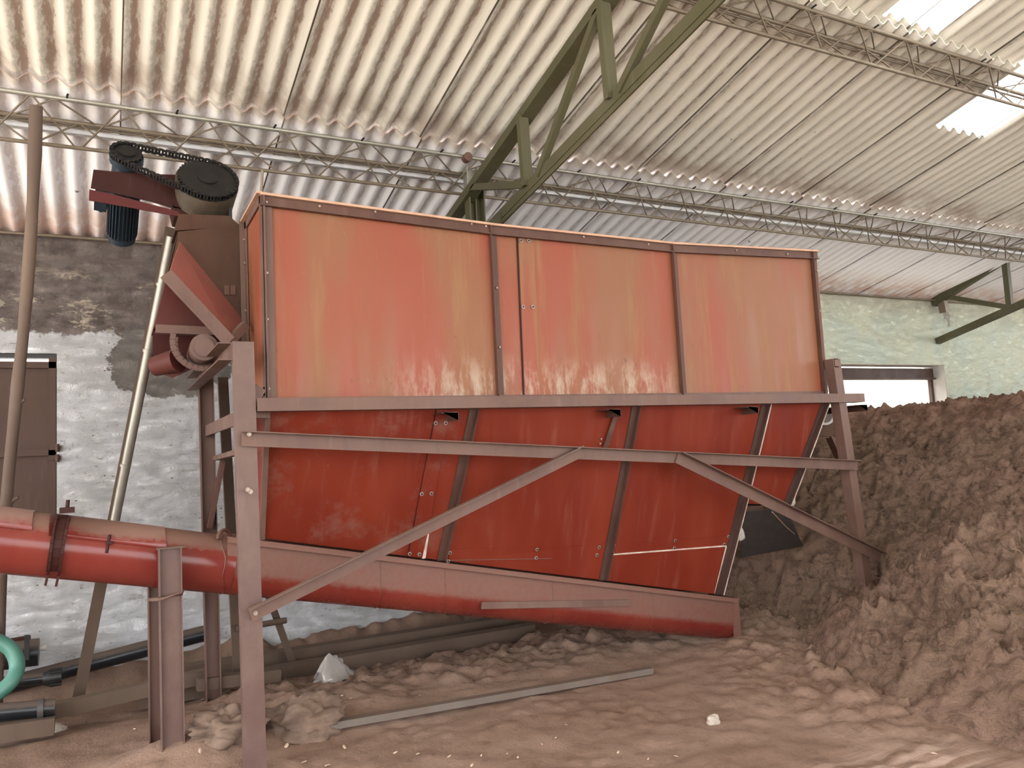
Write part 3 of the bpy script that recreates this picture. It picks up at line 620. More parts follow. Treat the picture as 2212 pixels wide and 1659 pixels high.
# horizontal angle and two diagonals on the front
p, q = onY(522, 949, YS-.03), onY(1852, 1006, YS-.03)
m = MB(); m.angle(p+Vector((0, 0, -.035)), q+Vector((0, 0, -.035)), .006, .075, .006, YY, ZZ); m.bar(p+Vector((0, -.022, .04)), q+Vector((0, -.022, .04)), .052, .006); part(m, 'horizontal_brace', MFRAME)
p, q = onY(541, 1329, YS-.04), onY(1258, 974, YS-.04)
m = MB(); w_ = MB().axes(p, q, (0, 0, 1))[1]; m.bar(p, q, .006, .07); m.bar(p+w_*.033+Vector((0, -.02, 0)), q+w_*.033+Vector((0, -.02, 0)), .045, .006); part(m, 'diagonal_brace', MFRAME)
p, q = onY(1462, 988, YS-.04), onY(1902, 1204, YS-.04)
m = MB(); w_ = MB().axes(p, q, (0, 0, 1))[1]; m.bar(p, q, .006, .08); m.bar(p+w_*.038+Vector((0, -.025, 0)), q+w_*.038+Vector((0, -.025, 0)), .055, .006); part(m, 'diagonal_brace', MFRAME)
for x, y in ((538, 938), (552, 1324), (541, 1062), (535, 1058)):
    c = onY(x, y, YS-.045); m = MB(); m.cyl(c, c+Vector((0, -.008, 0)), .012, 12); m.cyl(c, c+Vector((0, -.018, 0)), .007, 6); part(m, 'bolt', MBOLT)
# right knee pieces behind the leg
m = MB(); m.bar(onY(1735, 940, 4.9), onY(1795, 940, 4.9), .03, .05); m.bar(onY(1790, 940, 4.9), onY(1832, 1032, 4.9), .03, .07, (0, 1, 0)); part(m, 'knee_brace', MFRAME_D)

# ------------------------------------------------------------------ hopper
YH, YB = 4.377, 5.50
hp = thing('hopper', (3.0, 4.9, .3), 'long red sheet metal hopper with three faded upper panels and tapering lower panels', 'hopper')
TOPX = [.775, 2.232, 3.715, 5.22]; TOPZ = [3.100, 3.058, 3.056, 3.115]; XR = 5.20
def topz(X):
    for i in range(3):
        if X <= TOPX[i+1] or i == 2:
            t = (X-TOPX[i])/(TOPX[i+1]-TOPX[i]); break
    z = TOPZ[i]*(1-t)+TOPZ[i+1]*t
    return z
ZB = 1.955
edges = [.79, 2.235, 3.715, XR]
for i in range(3):
    a, b = edges[i], edges[i+1]; m = MB()
    n = 8; xs = [a+(b-a)*k/n for k in range(n+1)]
    m.ribbon([(x, YH+.012, ZB) for x in xs], [(x, YH+.012, topz(x)-.01) for x in xs], .004, (0, 1, 0)); part(m, 'upper_panel', MUP, hp)
# pressed edges of frames round the panels
def vert(x, w=.055, mat=MFRAME_D, dx=0):
    m = MB(); z1 = topz(x); m.bar((x, YH+.0, ZB-.03), (x+dx, YH+.0, z1), .008, w, (1, 0, 0)); m.bar((x-w/2+.004, YH-.014, ZB-.03), (x+dx-w/2+.004, YH-.014, z1), .028, .006, (1, 0, 0)); return m
for x in (2.225, 3.712): part(vert(x, .05), 'upright', MFRAME_D, hp)
m = vert(.815, .05); part(m, 'upright', MFRAME, hp)
m = vert(XR-.02, .06); part(m, 'upright', MFRAME_D, hp)
m = MB()
for i in range(3):
    p = Vector((TOPX[i], YH-.005, TOPZ[i]-.03)); q = Vector((TOPX[i+1], YH-.005, TOPZ[i+1]-.03)); m.bar(p, q, .008, .055); m.bar(p+Vector((0, -.012, -.026)), q+Vector((0, -.012, -.026)), .022, .006)
part(m, 'top_angle', MFRAME_D, hp)
m = MB(); pr_ = [Vector((x, YH-.014, z+.008)) for x, z in zip(TOPX, TOPZ)]
for p, q in zip(pr_, pr_[1:]): m.bar(p, q, .03, .014)
part(m, 'top_lip', MPALE, hp, 'dusty lip along the top edge, coloured pale as if sunlit')
m = MB(); m.bar((.79, YH-.002, ZB-.01), (XR, YH-.002, ZB-.01), .02, .035); part(m, 'bottom_angle', MFRAME, hp)
# seam strip with ringed screws on the middle panel
def strip_upper(xa, xb):
    m = MB(); pa, pb = onY(xa[0], 507, YH), onY(xa[1], 862, YH); qa, qb = onY(xb[0], 512, YH), onY(xb[1], 862, YH)
    m.ribbon([pa+Vector((0, .006, 0)), pb+Vector((0, .006, 0))], [qa+Vector((0, .006, 0)), qb+Vector((0, .006, 0))], .005, (0, 1, 0)); return m
part(strip_upper((1120, 1134), (1155, 1168)), 'joint_strip', MUP, hp)
m = MB(); m.ribbon([onY(1116, 507, YH+.003), onY(1131, 862, YH+.003)], [onY(1119, 507, YH+.003), onY(1134, 862, YH+.003)], .008, (0, 1, 0)); part(m, 'joint_gap', MDARK, hp)
def ring_bolt(c, n_, r=.013):
    m = MB(); n_ = Vector(n_).normalized(); m.cyl(c, c+n_*.004, r, 14); w_ = part(m, 'washer', MBOLT, hp); m = MB(); m.cyl(c+n_*.004, c+n_*.009, r*.5, 6); part(m, 'screw', MBLACK, w_)
for x, y in ((1125, 520), (1142, 520), (1130, 663), (1151, 663), (1139, 860), (1160, 860)): ring_bolt(onY(x, y, YH), (0, -1, 0))
for x, y in ((576, 437), (577, 590), (578, 690), (581, 840), (1073, 622), (1079, 750), (1018, 484), (1049, 489), (1260, 512), (1400, 528), (1590, 541), (1700, 549), (1764, 585), (1770, 672), (1774, 760), (810, 458), (690, 446)):
    c = onY(x, y, YH-.01); m = MB(); m.cyl(c, c+Vector((0, -.008, 0)), .007, 8); part(m, 'bolt', MBOLT, hp)
# left end wall, back wall, right end wall of the upper box
m = MB(); m.slab([(.79, YH, ZB), (.79, YB, ZB), (.79, YB, 3.11), (.79, YH, 3.09)], .004); part(m, 'end_panel', MUP, hp)
m = MB()
for y0_ in (4.40, 4.92): m.bar((.782, y0_, ZB-.02), (.782, y0_, 3.11), .05, .008, (1, 0, 0))
m.bar((.782, YH, 3.09), (.782, YB, 3.09), .008, .05); m.bar((.782, YH, 2.0), (.782, YB, 2.0), .008, .05)
m.bar((.775, 4.955, 1.95), (.775, 4.955, 3.12), .01, .05, (1, 0, 0)); part(m, 'end_frame', MFRAME, hp)
m = MB(); m.bar((.77, YH-.02, 3.115), (.77, YB, 3.125), .03, .012); part(m, 'top_lip', MPALE, hp)
for z in (2.25, 2.55, 2.85, 3.0):
    m = MB(); m.cyl((.778, 4.93, z), (.768, 4.93, z), .007, 8); part(m, 'bolt', MBOLT, hp)
m = MB(); m.slab([(XR, YB, ZB), (XR, YH, ZB), (XR, YH, 3.11), (XR, YB, 3.11)], .004); m.bar((XR+.008, YH+.02, ZB), (XR+.008, YH+.02, 3.11), .05, .008, (1, 0, 0)); part(m, 'end_panel', MUP, hp)
m = MB(); m.ribbon([(x, YB, ZB) for x in (.79, 3, XR)], [(x, YB, 3.09) for x in (.79, 3, XR)], .004, (0, -1, 0)); part(m, 'rear_panel', MUP, hp)
# tapering lower half (ruled between the rail line and the sloping trough)
ZT = 1.90; YT = 4.76; SL = .2218
def zf(X): return 1.151-SL*(X-.82)
def low(X, v, off=0., back=False):
    a = Vector((X, YH, ZT)); b = Vector((X, YT, zf(X)+.02)); p = a.lerp(b, v); n_ = Vector((0, -(a.z-b.z), -(b.y-a.y))).normalized()
    p += n_*off
    if back: p.y = (YB+YH)-p.y
    return p
def lowpx(x, y):
    d = ray(x, y); lo, hi = YH-.1, YT+.4
    for _ in range(40):
        md = (lo+hi)/2; p = CAM+d*((md-CAM.y)/d.y); v = (ZT-p.z)/(ZT-(zf(p.x)+.02)); ys = YH+(YT-YH)*v
        if p.y > ys: hi = md
        else: lo = md
    return p, v
def lseg(top, bot):                         # a sloping line given by where it leaves the rail and meets the trough
    (p, v), (q, w) = lowpx(*top), lowpx(*bot); X0, X1 = p.x+(p.x-q.x)*v/(w-v), q.x+(q.x-p.x)*(1-w)/(w-v)
    return lambda v_, o=0.: low(X0+(X1-X0)*v_, v_, o)
L0 = lambda v, o=0.: low(.79+.02*v, v, o)
LA, LB, LC = lseg((1020, 895), (951, 1213)), lseg((1370, 885), (1301, 1250)), lseg((1648, 885), (1548, 1285))
def panel(l, r, va=0., vb=1., off=0., nx_=12, nv=8, th=.004):
    m = MB(); vs = [va+(vb-va)*j/nv for j in range(nv+1)]; pts = []
    for v in vs:
        a, b = l(v, off), r(v, off); pts += [low(a.x+(b.x-a.x)*i/nx_, v, off) for i in range(nx_+1)]
    n = nx_+1; m.add(pts, [(j*n+i, (j+1)*n+i, (j+1)*n+i+1, j*n+i+1) for j in range(nv) for i in range(nx_)])
    return m
for a, b in ((L0, LA), (LA, LB), (LB, LC)): part(panel(a, b), 'lower_panel', MLO, hp)
R1 = lambda v, o=0.: low(5.165-.52*v, v, o)
(pe, ve) = lowpx(1695, 1092)
R1 = (lambda Xe, ve: (lambda v, o=0.: low(5.17+(Xe-5.17)*v/ve, v, o)))(pe.x, ve)
part(panel(LC, R1, 0, ve, 0), 'lower_panel', MLO, hp)
def rib(l, w=.055, va=0., vb=1., mat=MFRAME_D):
    m = MB(); ps = [l(va+(vb-va)*j/6, .004) for j in range(7)]
    for p, q in zip(ps, ps[1:]): m.bar(p, q, .008, w, (1, 0, 0)); m.bar(p+Vector((w/2-.004, -.018, 0)), q+Vector((w/2-.004, -.018, 0)), .034, .007, (1, 0, 0))
    return m
part(rib(LA), 'rib', MRIB, hp); part(rib(LB), 'rib', MRIB, hp); part(rib(LC, .06), 'rib', MRIB, hp)
part(rib(R1, .05, 0, ve), 'rib', MRIB, hp)
sh = lambda l, dx: (lambda v, o=0.: l(v, o)+Vector((dx, 0, 0)))
for l, vb in ((sh(LC, .040), 1.), (sh(R1, .036), ve)):
    m = MB(); ps = [l(vb*j/6, .026) for j in range(7)]
    for p, q in zip(ps, ps[1:]): m.bar(p, q, .02, .010, (1, 0, 0))
    part(m, 'bare_edge', MSCRATCH, hp, 'bright bare metal edge')
m = MB(); ps = [L0(j/6, .012) for j in range(7)]
for p, q in zip(ps, ps[1:]): m.bar(p, q, .02, .03, (1, 0, 0))
part(m, 'rib', MFRAME, hp)
# cover strips: one on the first panel, one across each of the others near the bottom
SA, SB = lseg((938, 905), (880, 1203)), lseg((968, 905), (914, 1208))
part(panel(SA, SB, 0, 1, .005, 3, 8), 'cover_strip', MLO, hp)
m = MB(); m.slab([SA(v, .0055)+Vector((dx, 0, 0)) for v, dx in ((0, -.004), (1, -.004), (1, .003), (0, .003))], .001); part(m, 'joint_gap', MDARK, hp)
m = MB(); m.slab([SB(v, .007)+Vector((dx, 0, 0)) for v, dx in ((.76, 0), (1, -.012), (1, .012), (.76, .004))], .001); part(m, 'bare_edge', MSCRATCH, hp, 'bright scraped edge of the strip')
def hstrip(pts, name, mat, off=.005):
    m = MB(); q = []
    for x, y in pts:
        p, v = lowpx(x, y); q.append(low(p.x, v, off))
    m.slab(q, .003); return part(m, name, mat, hp)
hstrip([(972, 1186), (1298, 1176), (1293, 1203), (968, 1211)], 'cover_strip', MLO)
hstrip([(1322, 1175), (1576, 1157), (1568, 1179), (1318, 1198)], 'cover_strip', MLO)
hstrip([(1318, 1196), (1568, 1177), (1568, 1180), (1318, 1199)], 'bare_edge', MSCRATCH, .008)
hstrip([(1566, 1180), (1569, 1180), (1545, 1281), (1542, 1281)], 'bare_edge', MSCRATCH, .008)
hstrip([(968, 1209), (1190, 1205), (1190, 1206.2), (968, 1210.2)], 'bare_edge', MFRAME, .008)
for x, y in ((940, 913), (962, 913), (910, 1066), (931, 1065), (884, 1195), (905, 1196), (971, 1193), (967, 1211), (1159, 1186), (1157, 1204), (1293, 1181), (1288, 1198), (1325, 1177), (1322, 1194), (1457, 1167), (1455, 1183), (1572, 1158), (1563, 1175)):
    p, v = lowpx(x, y); n_ = Vector((0, -.95, -.25)); ring_bolt(low(p.x, v, .006), n_, .0125)
# stiffener strap hanging from the rail
(p, v), (q, w) = lowpx(1330, 888), lowpx(1303, 968); m = MB(); m.bar(low(p.x, v, .02), low(q.x, w, .02), .008, .038, (1, 0, 0)); part(m, 'strap', MFRAME_D, hp)
for x, y in ((1297, 948), (1315, 947), (1295, 958), (1313, 958)):
    p, v = lowpx(x, y); c = low(p.x, v, .004); m = MB(); m.cyl(c, c+Vector((0, -.008, 0)), .006, 8); part(m, 'bolt', MBOLT, hp)
# rear and end plates of the lower half
m = MB(); xs = [.79+(4.5-.79)*i/8 for i in range(9)]
m.ribbon([low(x, 0, 0, True) for x in xs], [low(min(x, 4.34), 1, 0, True) for x in xs], .004, (0, -1, 0)); part(m, 'rear_panel', MLO, hp)
m = MB(); m.slab([low(.79, 0), low(.81, 1), low(.81, 1, 0, True), low(.79, 0, 0, True)], .004); part(m, 'end_panel', MLO, hp)
a = LC(0); b = LC(1); bk = lambda p: Vector((p.x, YB+YH-p.y, p.z))
m = MB(); e0 = R1(0); e1 = R1(ve); m.slab([e0, bk(e0), bk(e1), e1], .004); part(m, 'end_panel', MLO, hp)
e2 = LC(ve+.02); m = MB(); m.slab([e2, e1, bk(e1), bk(e2)], .004); part(m, 'end_panel', MFRAME_D, hp)
m = MB(); m.slab([e2+Vector((-.03, .02, 0)), LC(1), bk(LC(1)), bk(e2)], .004); part(m, 'end_panel', MFRAME_D, hp)
# dark discharge plate and the packing rags
m = MB(); m.slab([onY(1606, 1106, 4.62), onY(1700, 1100, 4.62), onY(1735, 1180, 5.05), onY(1600, 1205, 5.05)], .006); part(m, 'chute_plate', MCHUTE, hp)
m = MB(); m.tube([onY(1668, 1106, 4.60), onY(1700, 1140, 4.78), onY(1730, 1165, 5.0)], .004, 6); part(m, 'plate_edge', MPALE, hp)
def rag(x, y, Y, s):
    c = onY(x, y, Y); m = MB(); n = 10; vs = []
    for j in range(n+1):
        for i in range(n):
            th, ph = math.pi*j/n, 2*math.pi*i/n; d = Vector((math.sin(th)*math.cos(ph)*s[0], math.sin(th)*math.sin(ph)*s[1], math.cos(th)*s[2])); vs.append(c+d*(1+.35*noise.noise(d*30+c)))
    m.add(vs, [(j*n+i, j*n+(i+1) % n, (j+1)*n+(i+1) % n, (j+1)*n+i) for j in range(n) for i in range(n)], True); return m
tag(rag(1706, 1072, 4.72, (.05, .04, .09)).build('rag', MCLOTH), 'off-white rag wedged at the upper slanted right edge of the hopper', 'rag')
tag(rag(1600, 1155, 4.72, (.04, .03, .05)).build('rag', MCLOTH), 'off-white rag wedged beside the hopper above the dark heap hollow', 'rag')
# pulley and bearing block at the right end
c = onY(1779, 900, 4.75); m = MB(); m.cyl(c, c+Vector((-.03, -.05, 0)).normalized()*.05, .075, 28); pu_ = part(m, 'pulley', MREVEAL, hp, 'grey grooved pulley wheel')
n_ = Vector((-.03, -.05, 0)).normalized(); m = MB(); m.cyl(c+n_*.05, c+n_*.058, .055, 24); m.cyl(c+n_*.05, c+n_*.075, .02, 16); part(m, 'pulley_hub', MKHAKI, pu_)
m = MB(); m.bar(onY(1757, 931, 4.78), onY(1790, 931, 4.78), .10, .10); part(m, 'bearing_block', MHEAD, hp)

# ------------------------------------------------------------------ screw conveyor: trough and pipe
cv = thing('screw_conveyor', (1.8, 4.915, .0), 'long red tubular screw conveyor, its U trough sloping down under the hopper', 'conveyor')
YC = 4.915; RT = .155
def trough_prof():
    pr = [(-RT, 0)]
    for k in range(17): a = math.pi+math.pi*k/16; pr.append((RT*math.cos(a), -.185+RT*math.sin(a)))
    pr.append((RT, 0)); return pr
pr = trough_prof(); m = MB(); xs = [.62+(4.41-.62)*i/6 for i in range(7)]
vs = [(X, YC+y, zf(X)+z) for X in xs for y, z in pr]; n = len(pr)
m.add(vs, [(i*n+k, (i+1)*n+k, (i+1)*n+k+1, i*n+k+1) for i in range(6) for k in range(n-1)], True)
vs = [(X, YC+y*.975, zf(X)+z*.985) for X in xs for y, z in pr]
m.add(vs, [(i*n+k, i*n+k+1, (i+1)*n+k+1, (i+1)*n+k) for i in range(6) for k in range(n-1)], True)
part(m, 'trough', MTROUGH, cv)
for sgn in (-1, 1):
    m = MB(); p = Vector((.62, YC+sgn*(RT+.02), zf(.62)+.004)); q = Vector((4.41, YC+sgn*(RT+.02), zf(4.41)+.004)); m.bar(p, q, .05, .006); m.bar(p+Vector((0, sgn*.02, -.014)), q+Vector((0, sgn*.02, -.014)), .004, .03); part(m, 'flange', MTROUGH, cv)
m = MB(); m.slab([(4.41, YC+y*1.12, zf(4.41)+(z+.01)*1.08) for y, z in pr], .008); m.bar((4.405, YC-.16, zf(4.41)-.42), (4.405, YC-.16, zf(4.41)+.01), .03, .05, (1, 0, 0)); part(m, 'end_plate', MTROUGH, cv)
for X in (1.52, 1.95, 2.75, 3.6):
    m = MB(); ps = [(X, YC+y*1.006, zf(X)+z*1.004) for y, z in pr]; m.tube(ps, .0028, 5); part(m, 'weld_seam', MTROUGH, cv)
p, q = onY(1040, 1308, YC-RT-.012), onY(1362, 1302, YC-RT-.012); m = MB(); m.bar(p, q, .012, .045); part(m, 'flat_bar', MFRAME, cv)
# screw shaft inside
m = MB(); m.tube([(.4, YC, zf(.4)-.17), (4.4, YC, zf(4.4)-.17)], .03, 12)
n = 16*14; pts = []
for i in range(n+1):
    X = .7+3.65*i/n; a = 2*math.pi*i/16; pts.append((Vector((X, YC+.03*math.cos(a), zf(X)-.17+.03*math.sin(a))), Vector((X, YC+.125*math.cos(a), zf(X)-.17+.125*math.sin(a)))))
m.add([p for ab in pts for p in ab], [(2*i, 2*i+1, 2*i+3, 2*i+2) for i in range(n)], True); part(m, 'screw', MFRAME_D, cv)
# closed pipe out to the left
ZCp = lambda X: zf(X)-.168
m = MB(); m.tube([(-2.6, YC, ZCp(-2.6)), (.60, YC, ZCp(.60)), (.66, YC, ZCp(.66))], .168, 40); part(m, 'pipe', MPIPE, cv)
def shell(X0, X1, r, a0, a1, name, mat, th=.006, n=18):
    m = MB(); rings = []
    for X in (X0, X1):
        for rr in (r, r+th):
            rings.append([Vector((X, YC+rr*math.cos(math.radians(a0+(a1-a0)*k/n)), ZCp(X)+rr*math.sin(math.radians(a0+(a1-a0)*k/n)))) for k in range(n+1)])
    v = rings[0]+rings[1]+rings[2]+rings[3]; N = n+1; f = []
    for k in range(n): f += [(N+k, N+k+1, 3*N+k+1, 3*N+k), (k, N+k, N+k+1, k+1), (2*N+k, 2*N+k+1, 3*N+k+1, 3*N+k)]
    f += [(0, N, 3*N, 2*N), (n, 2*N+n, 3*N+n, N+n)]
    m.add(v, f, True); return part(m, name, mat, cv)
shell(-2.6, -.335, .174, 20, 152, 'cover_plate', MPIPE)
shell(-.26, .30, .170, 20, 158, 'cover_plate', MPIPE)
m = MB(); ps = [Vector((.60+.008*math.sin(k*1.3), YC+.171*math.cos(a), ZCp(.6)+.171*math.sin(a))) for k, a in enumerate([math.radians(80+14*i) for i in range(16)])]; m.tube(ps, .004, 6); part(m, 'weld_seam', MTROUGH, cv)
# clamp: two flat straps with a bolt block
for x0, x1, xb in ((131, 99, 95), (158, 122, 121)):
    Xa = onY(x0, 1105, 4.72).x
    m = MB(); ps = []
    top, bot = onY(x0-8, 1120, YC-.10), onY(x1+4, 1232, YC-.15)
    for k in range(9):
        a = math.radians(115+ (228-115)*k/8); X = top.x+(bot.x-top.x)*k/8
        ps.append(Vector((X, YC+.186*math.cos(a), ZCp(X)+.186*math.sin(a))))
    ps.append(ps[-1]+Vector((-.012, .0, -.055)))
    for p, q in zip(ps, ps[1:]): m.bar(p, q, .016, .012, (1, 0, 0))
    part(m, 'clamp_strap', MDARK, cv)
top, bot = onY(135, 1115, YC-.10), onY(112, 1225, YC-.15); m = MB(); ps = []
for k in range(9):
    a = math.radians(105+(222-105)*k/8); X = top.x+(bot.x-top.x)*k/8; ps.append(Vector((X, YC+.177*math.cos(a), ZCp(X)+.177*math.sin(a))))
for p, q in zip(ps, ps[1:]): m.bar(p, q, .008, .055, (1, 0, 0))
part(m, 'clamp_band', MDARK, cv)
c = onY(145, 1102, YC-.06); m = MB(); m.bar(c+Vector((-.035, 0, 0)), c+Vector((.035, 0, 0)), .05, .03); m.cyl(c, c+Vector((.004, 0, .055)), .010, 10); part(m, 'clamp_bolt', MDARK, cv)
m = MB(); p = onY(237, 1155, YC-.15); q = onY(230, 1195, YC-.17); m.tube([p, q], .008, 8); m.bar(onY(229, 1172, YC-.165), onY(243, 1172, YC-.165), .016, .016); part(m, 'latch_pin', MDARK, cv)
m = MB(); c = onY(484, 1162, YC-.06); m.tube([c+Vector((0, .12*math.cos(a)*.4, .045*math.sin(a))) + Vector((.04*math.cos(a), 0, 0)) for a in [math.radians(20*i) for i in range(10)]], .012, 8); part(m, 'hanger_lug', MFRAME_D, cv)

# I-beam props either side of the pipe
ft = onY(366, 1182, 4.675); fb = onG(366, 1592)
t_ = thing('pipe_support', (ft.x, 4.9, gh(ft.x, 4.9)), 'pair of brown steel I-beam posts holding up the red conveyor pipe', 'support')
m = MB(); m.ibeam((ft.x+.005, 4.66, -.1), (ft.x, 4.66, ft.z), .115, .075, .007, XX, YY); part(m, 'post', MLEG, t_)
m = MB(); m.bar((ft.x-.065, 4.66, ft.z), (ft.x+.075, 4.66, ft.z), .08, .006); part(m, 'cap_plate', MFRAME, t_)
zr = ZCp(.3)-.13; xr = onY(335, 1400, 5.13).x
m = MB(); m.ibeam((xr, 5.13, -.1), (xr, 5.13, zr+.12), .075, .075, .007, XX, YY); part(m, 'post', MFRAME, t_)
m = MB(); a = onY(322, 1296, 5.0); b = onY(392, 1282, 4.615); m.tube([a, onY(345, 1294, 4.61), b, b+Vector((.01, .08, 0))], .011, 8); part(m, 'tie_rod', MFRAME, t_)

# ------------------------------------------------------------------ head box, chute and drive on the left end
hb = thing('head_box', (.5, 5.2, 2.3), 'dusty brown inlet box with a pink-red flared plate on the left end of the hopper', 'inlet box')
YQ = 4.98
pts = [onY(x, y, YQ) for x, y in ((386, 500), (527, 486), (530, 745), (500, 735), (360, 610), (368, 560))]
m = MB(); m.slab(pts, .004); m.slab([p+Vector((0, .5, 0)) for p in pts], .004)
m.slab([pts[0], pts[0]+Vector((0, .5, 0)), pts[4]+Vector((0, .5, 0)), pts[4]], .004); part(m, 'box', MHEAD, hb)
# mark tabs
for x in (490, 503): m = MB(); m.bar(onY(x, 617, YQ-.006), onY(x, 637, YQ-.006), .006, .03, (1, 0, 0)); part(m, 'tab', MFRAME_D, hb)
YN = 4.70
m = MB(); m.slab([onY(389, 522, YQ), onY(525, 690, YQ), onY(501, 733, YN), onY(366, 588, YN)], .005); part(m, 'flared_plate', MPINK, hb)
m = MB(); p, q = onY(358, 591, YN-.02), onY(496, 738, YN-.02); m.bar(p, q, .006, .075); m.bar(p+Vector((0, .02, -.03)), q+Vector((0, .02, -.03)), .05, .006); part(m, 'rim_angle', MFRAME, hb)
m = MB(); m.bar(onY(492, 741, YN), onY(530, 702, YN+.06), .04, .05); part(m, 'rim_angle', MFRAME, hb)
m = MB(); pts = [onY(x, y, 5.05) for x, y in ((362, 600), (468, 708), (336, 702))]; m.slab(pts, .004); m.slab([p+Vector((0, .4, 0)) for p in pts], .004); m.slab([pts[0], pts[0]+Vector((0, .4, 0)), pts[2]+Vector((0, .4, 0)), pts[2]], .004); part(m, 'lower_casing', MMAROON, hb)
m = MB(); m.bar(onY(336, 711, 4.97), onY(478, 717, 4.97), .05, .05); part(m, 'cross_bar', MFRAME, hb)
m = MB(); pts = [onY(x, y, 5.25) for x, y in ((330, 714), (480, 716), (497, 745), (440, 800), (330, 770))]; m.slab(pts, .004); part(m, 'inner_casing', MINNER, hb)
c = onY(441, 750, 4.78); d = Vector((.05, 1, .02)).normalized()
m = MB(); m.cyl(c, c+d*.45, .078, 32); sh_ = part(m, 'shaft_housing', MFRAME, hb)
m = MB(); m.cyl(c-d*.012, c, .056, 28); part(m, 'shaft_end', MFRAME, sh_, 'brown dusty round shaft end')
c2 = onY(430, 742, 5.0)
for k, (r, yy_) in enumerate(((.165, 4.92), (.145, 5.02))):
    m = MB(); ps = [Vector((c2.x+.01+r*math.cos(a), yy_, c2.z-.0+r*math.sin(a))) for a in [math.radians(165+12*i) for i in range(12)]]
    for p, q in zip(ps, ps[1:]): m.bar(p, q, .05 if k else .02, .03, (0, 0, 1))
    part(m, 'collar', MFRAME, hb)
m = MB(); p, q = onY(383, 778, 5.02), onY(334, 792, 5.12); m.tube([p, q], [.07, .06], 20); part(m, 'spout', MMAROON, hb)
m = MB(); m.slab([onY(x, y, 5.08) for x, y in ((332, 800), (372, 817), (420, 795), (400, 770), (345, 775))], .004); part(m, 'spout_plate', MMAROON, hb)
m = MB(); m.slab([onY(x, y, YQ+.02) for x, y in ((378, 498), (386, 462), (495, 466), (520, 489))], .3); part(m, 'sloping_top', MHEAD, hb)

dr = thing('chain_drive', (.4, 5.2, 3.05), 'dark geared motor and big sprocket joined by a roller chain, backlit above the inlet box', 'motor drive')
A = Vector((.03, -.84, .53)).normalized(); E1 = Vector((.985, -.06, -.13)); E1 = (E1-A*E1.dot(A)).normalized(); E2 = A.cross(E1)
sm = onY(274, 335, 5.12); bg = onY(446, 404, 5.10)
# bring both wheels into one plane square to the axis
bg = bg-A*((bg-sm).dot(A))
def gear(c, r, th, n, m):
    vs = []; N = n*4
    for s_ in (0, th):
        for k in range(N):
            a = 2*math.pi*k/N; rr = r*(1.0 if k % 4 in (0, 1) else .93); vs.append(c+A*s_+E1*rr*math.cos(a)+E2*rr*math.sin(a))
    m.add(vs, [(k, (k+1) % N, N+(k+1) % N, N+k) for k in range(N)]); m.add(vs, [tuple(range(N))[::-1], tuple(range(N, 2*N))]); return m
RS, RB = .086, .176
m = MB(); gear(sm, RS, .02, 18, m); m.cyl(sm-A*.06, sm+A*.035, .05, 20); part(m, 'motor_sprocket', MBLACK, dr)
m = MB(); gear(bg, RB, .02, 40, m); m.cyl(bg-A*.02, bg+A*.03, .06, 20); part(m, 'driven_sprocket', MBLACK, dr)
m = MB(); m.cyl(bg-A*.17, bg-A*.015, .175, 40, .188); part(m, 'gear_drum', MKHAKI, dr)
m = MB(); m.cyl(sm-A*.22, sm-A*.03, .085, 24, .075); m.cyl(sm-A*.05, sm-A*.005, .095, 24); part(m, 'gear_head', MBLUE, dr)
# roller chain as real links
def chain():
    d = (bg-sm); L = d.length; ux = d.normalized(); uy = A.cross(ux); be = math.asin((RB-RS)/L); pts = []
    a1 = math.pi/2+be
    def P(c, r, a): return c+A*.01+ux*r*math.cos(a)+uy*r*math.sin(a)
    n1 = 16; n2 = 22
    up0, up1 = P(sm, RS, a1), P(bg, RB, a1)
    pts += [up0.lerp(up1, k/20) for k in range(20)]
    pts += [P(bg, RB, a1-(2*a1)*k/n2) for k in range(n2)]
    dn0, dn1 = P(bg, RB, -a1), P(sm, RS, -a1)
    pts += [dn0.lerp(dn1, k/20) for k in range(20)]
    pts += [P(sm, RS, -a1-(2*math.pi-2*a1)*k/n1) for k in range(n1)]
    m = MB(); n = len(pts); 
    tot = [(pts[(i+1) % n]-pts[i]).length for i in range(n)]; T = sum(tot); N = 92; out = []; acc = 0; j = 0
    for k in range(N):
        s_ = T*k/N
        while acc+tot[j] < s_: acc += tot[j]; j += 1
        out.append(pts[j].lerp(pts[(j+1) % n], (s_-acc)/tot[j]))
    for k in range(N):
        p, q = out[k], out[(k+1) % N]; o_ = .019 if k % 2 else .014
        dd_ = (q-p).normalized()*.003
        for s_ in (-1, 1): m.bar(p-dd_+A*o_*s_, q+dd_+A*o_*s_, .003, .022, A.cross(q-p))
        m.cyl(p-A*.021, p+A*.021, .006, 8)
    return m
part(chain(), 'roller_chain', MBLACK, dr)
# motor body with fins under the bracket
mc = sm-A*.28
m = MB(); m.cyl(mc-A*.37, mc, .076, 28); 
for k in range(26):
    a = 2*math.pi*k/26; r_ = E1*math.cos(a)+E2*math.sin(a); m.bar(mc-A*.35+r_*.082, mc-A*.02+r_*.082, .006, .022, r_)
m.cyl(mc-A*.40, mc-A*.36, .086, 28); m.cyl(mc-A*.02, mc+A*.02, .090, 28); mo_ = part(m, 'motor', MBLUE, dr)
m = MB(); q = mc-E1*.13-A*.10; m.bar(q+A*.06, q-A*.07, .07, .08, E2); m.cyl(q-A*.07, q-A*.10, .015, 8); part(m, 'terminal_box', MBLUE, mo_)
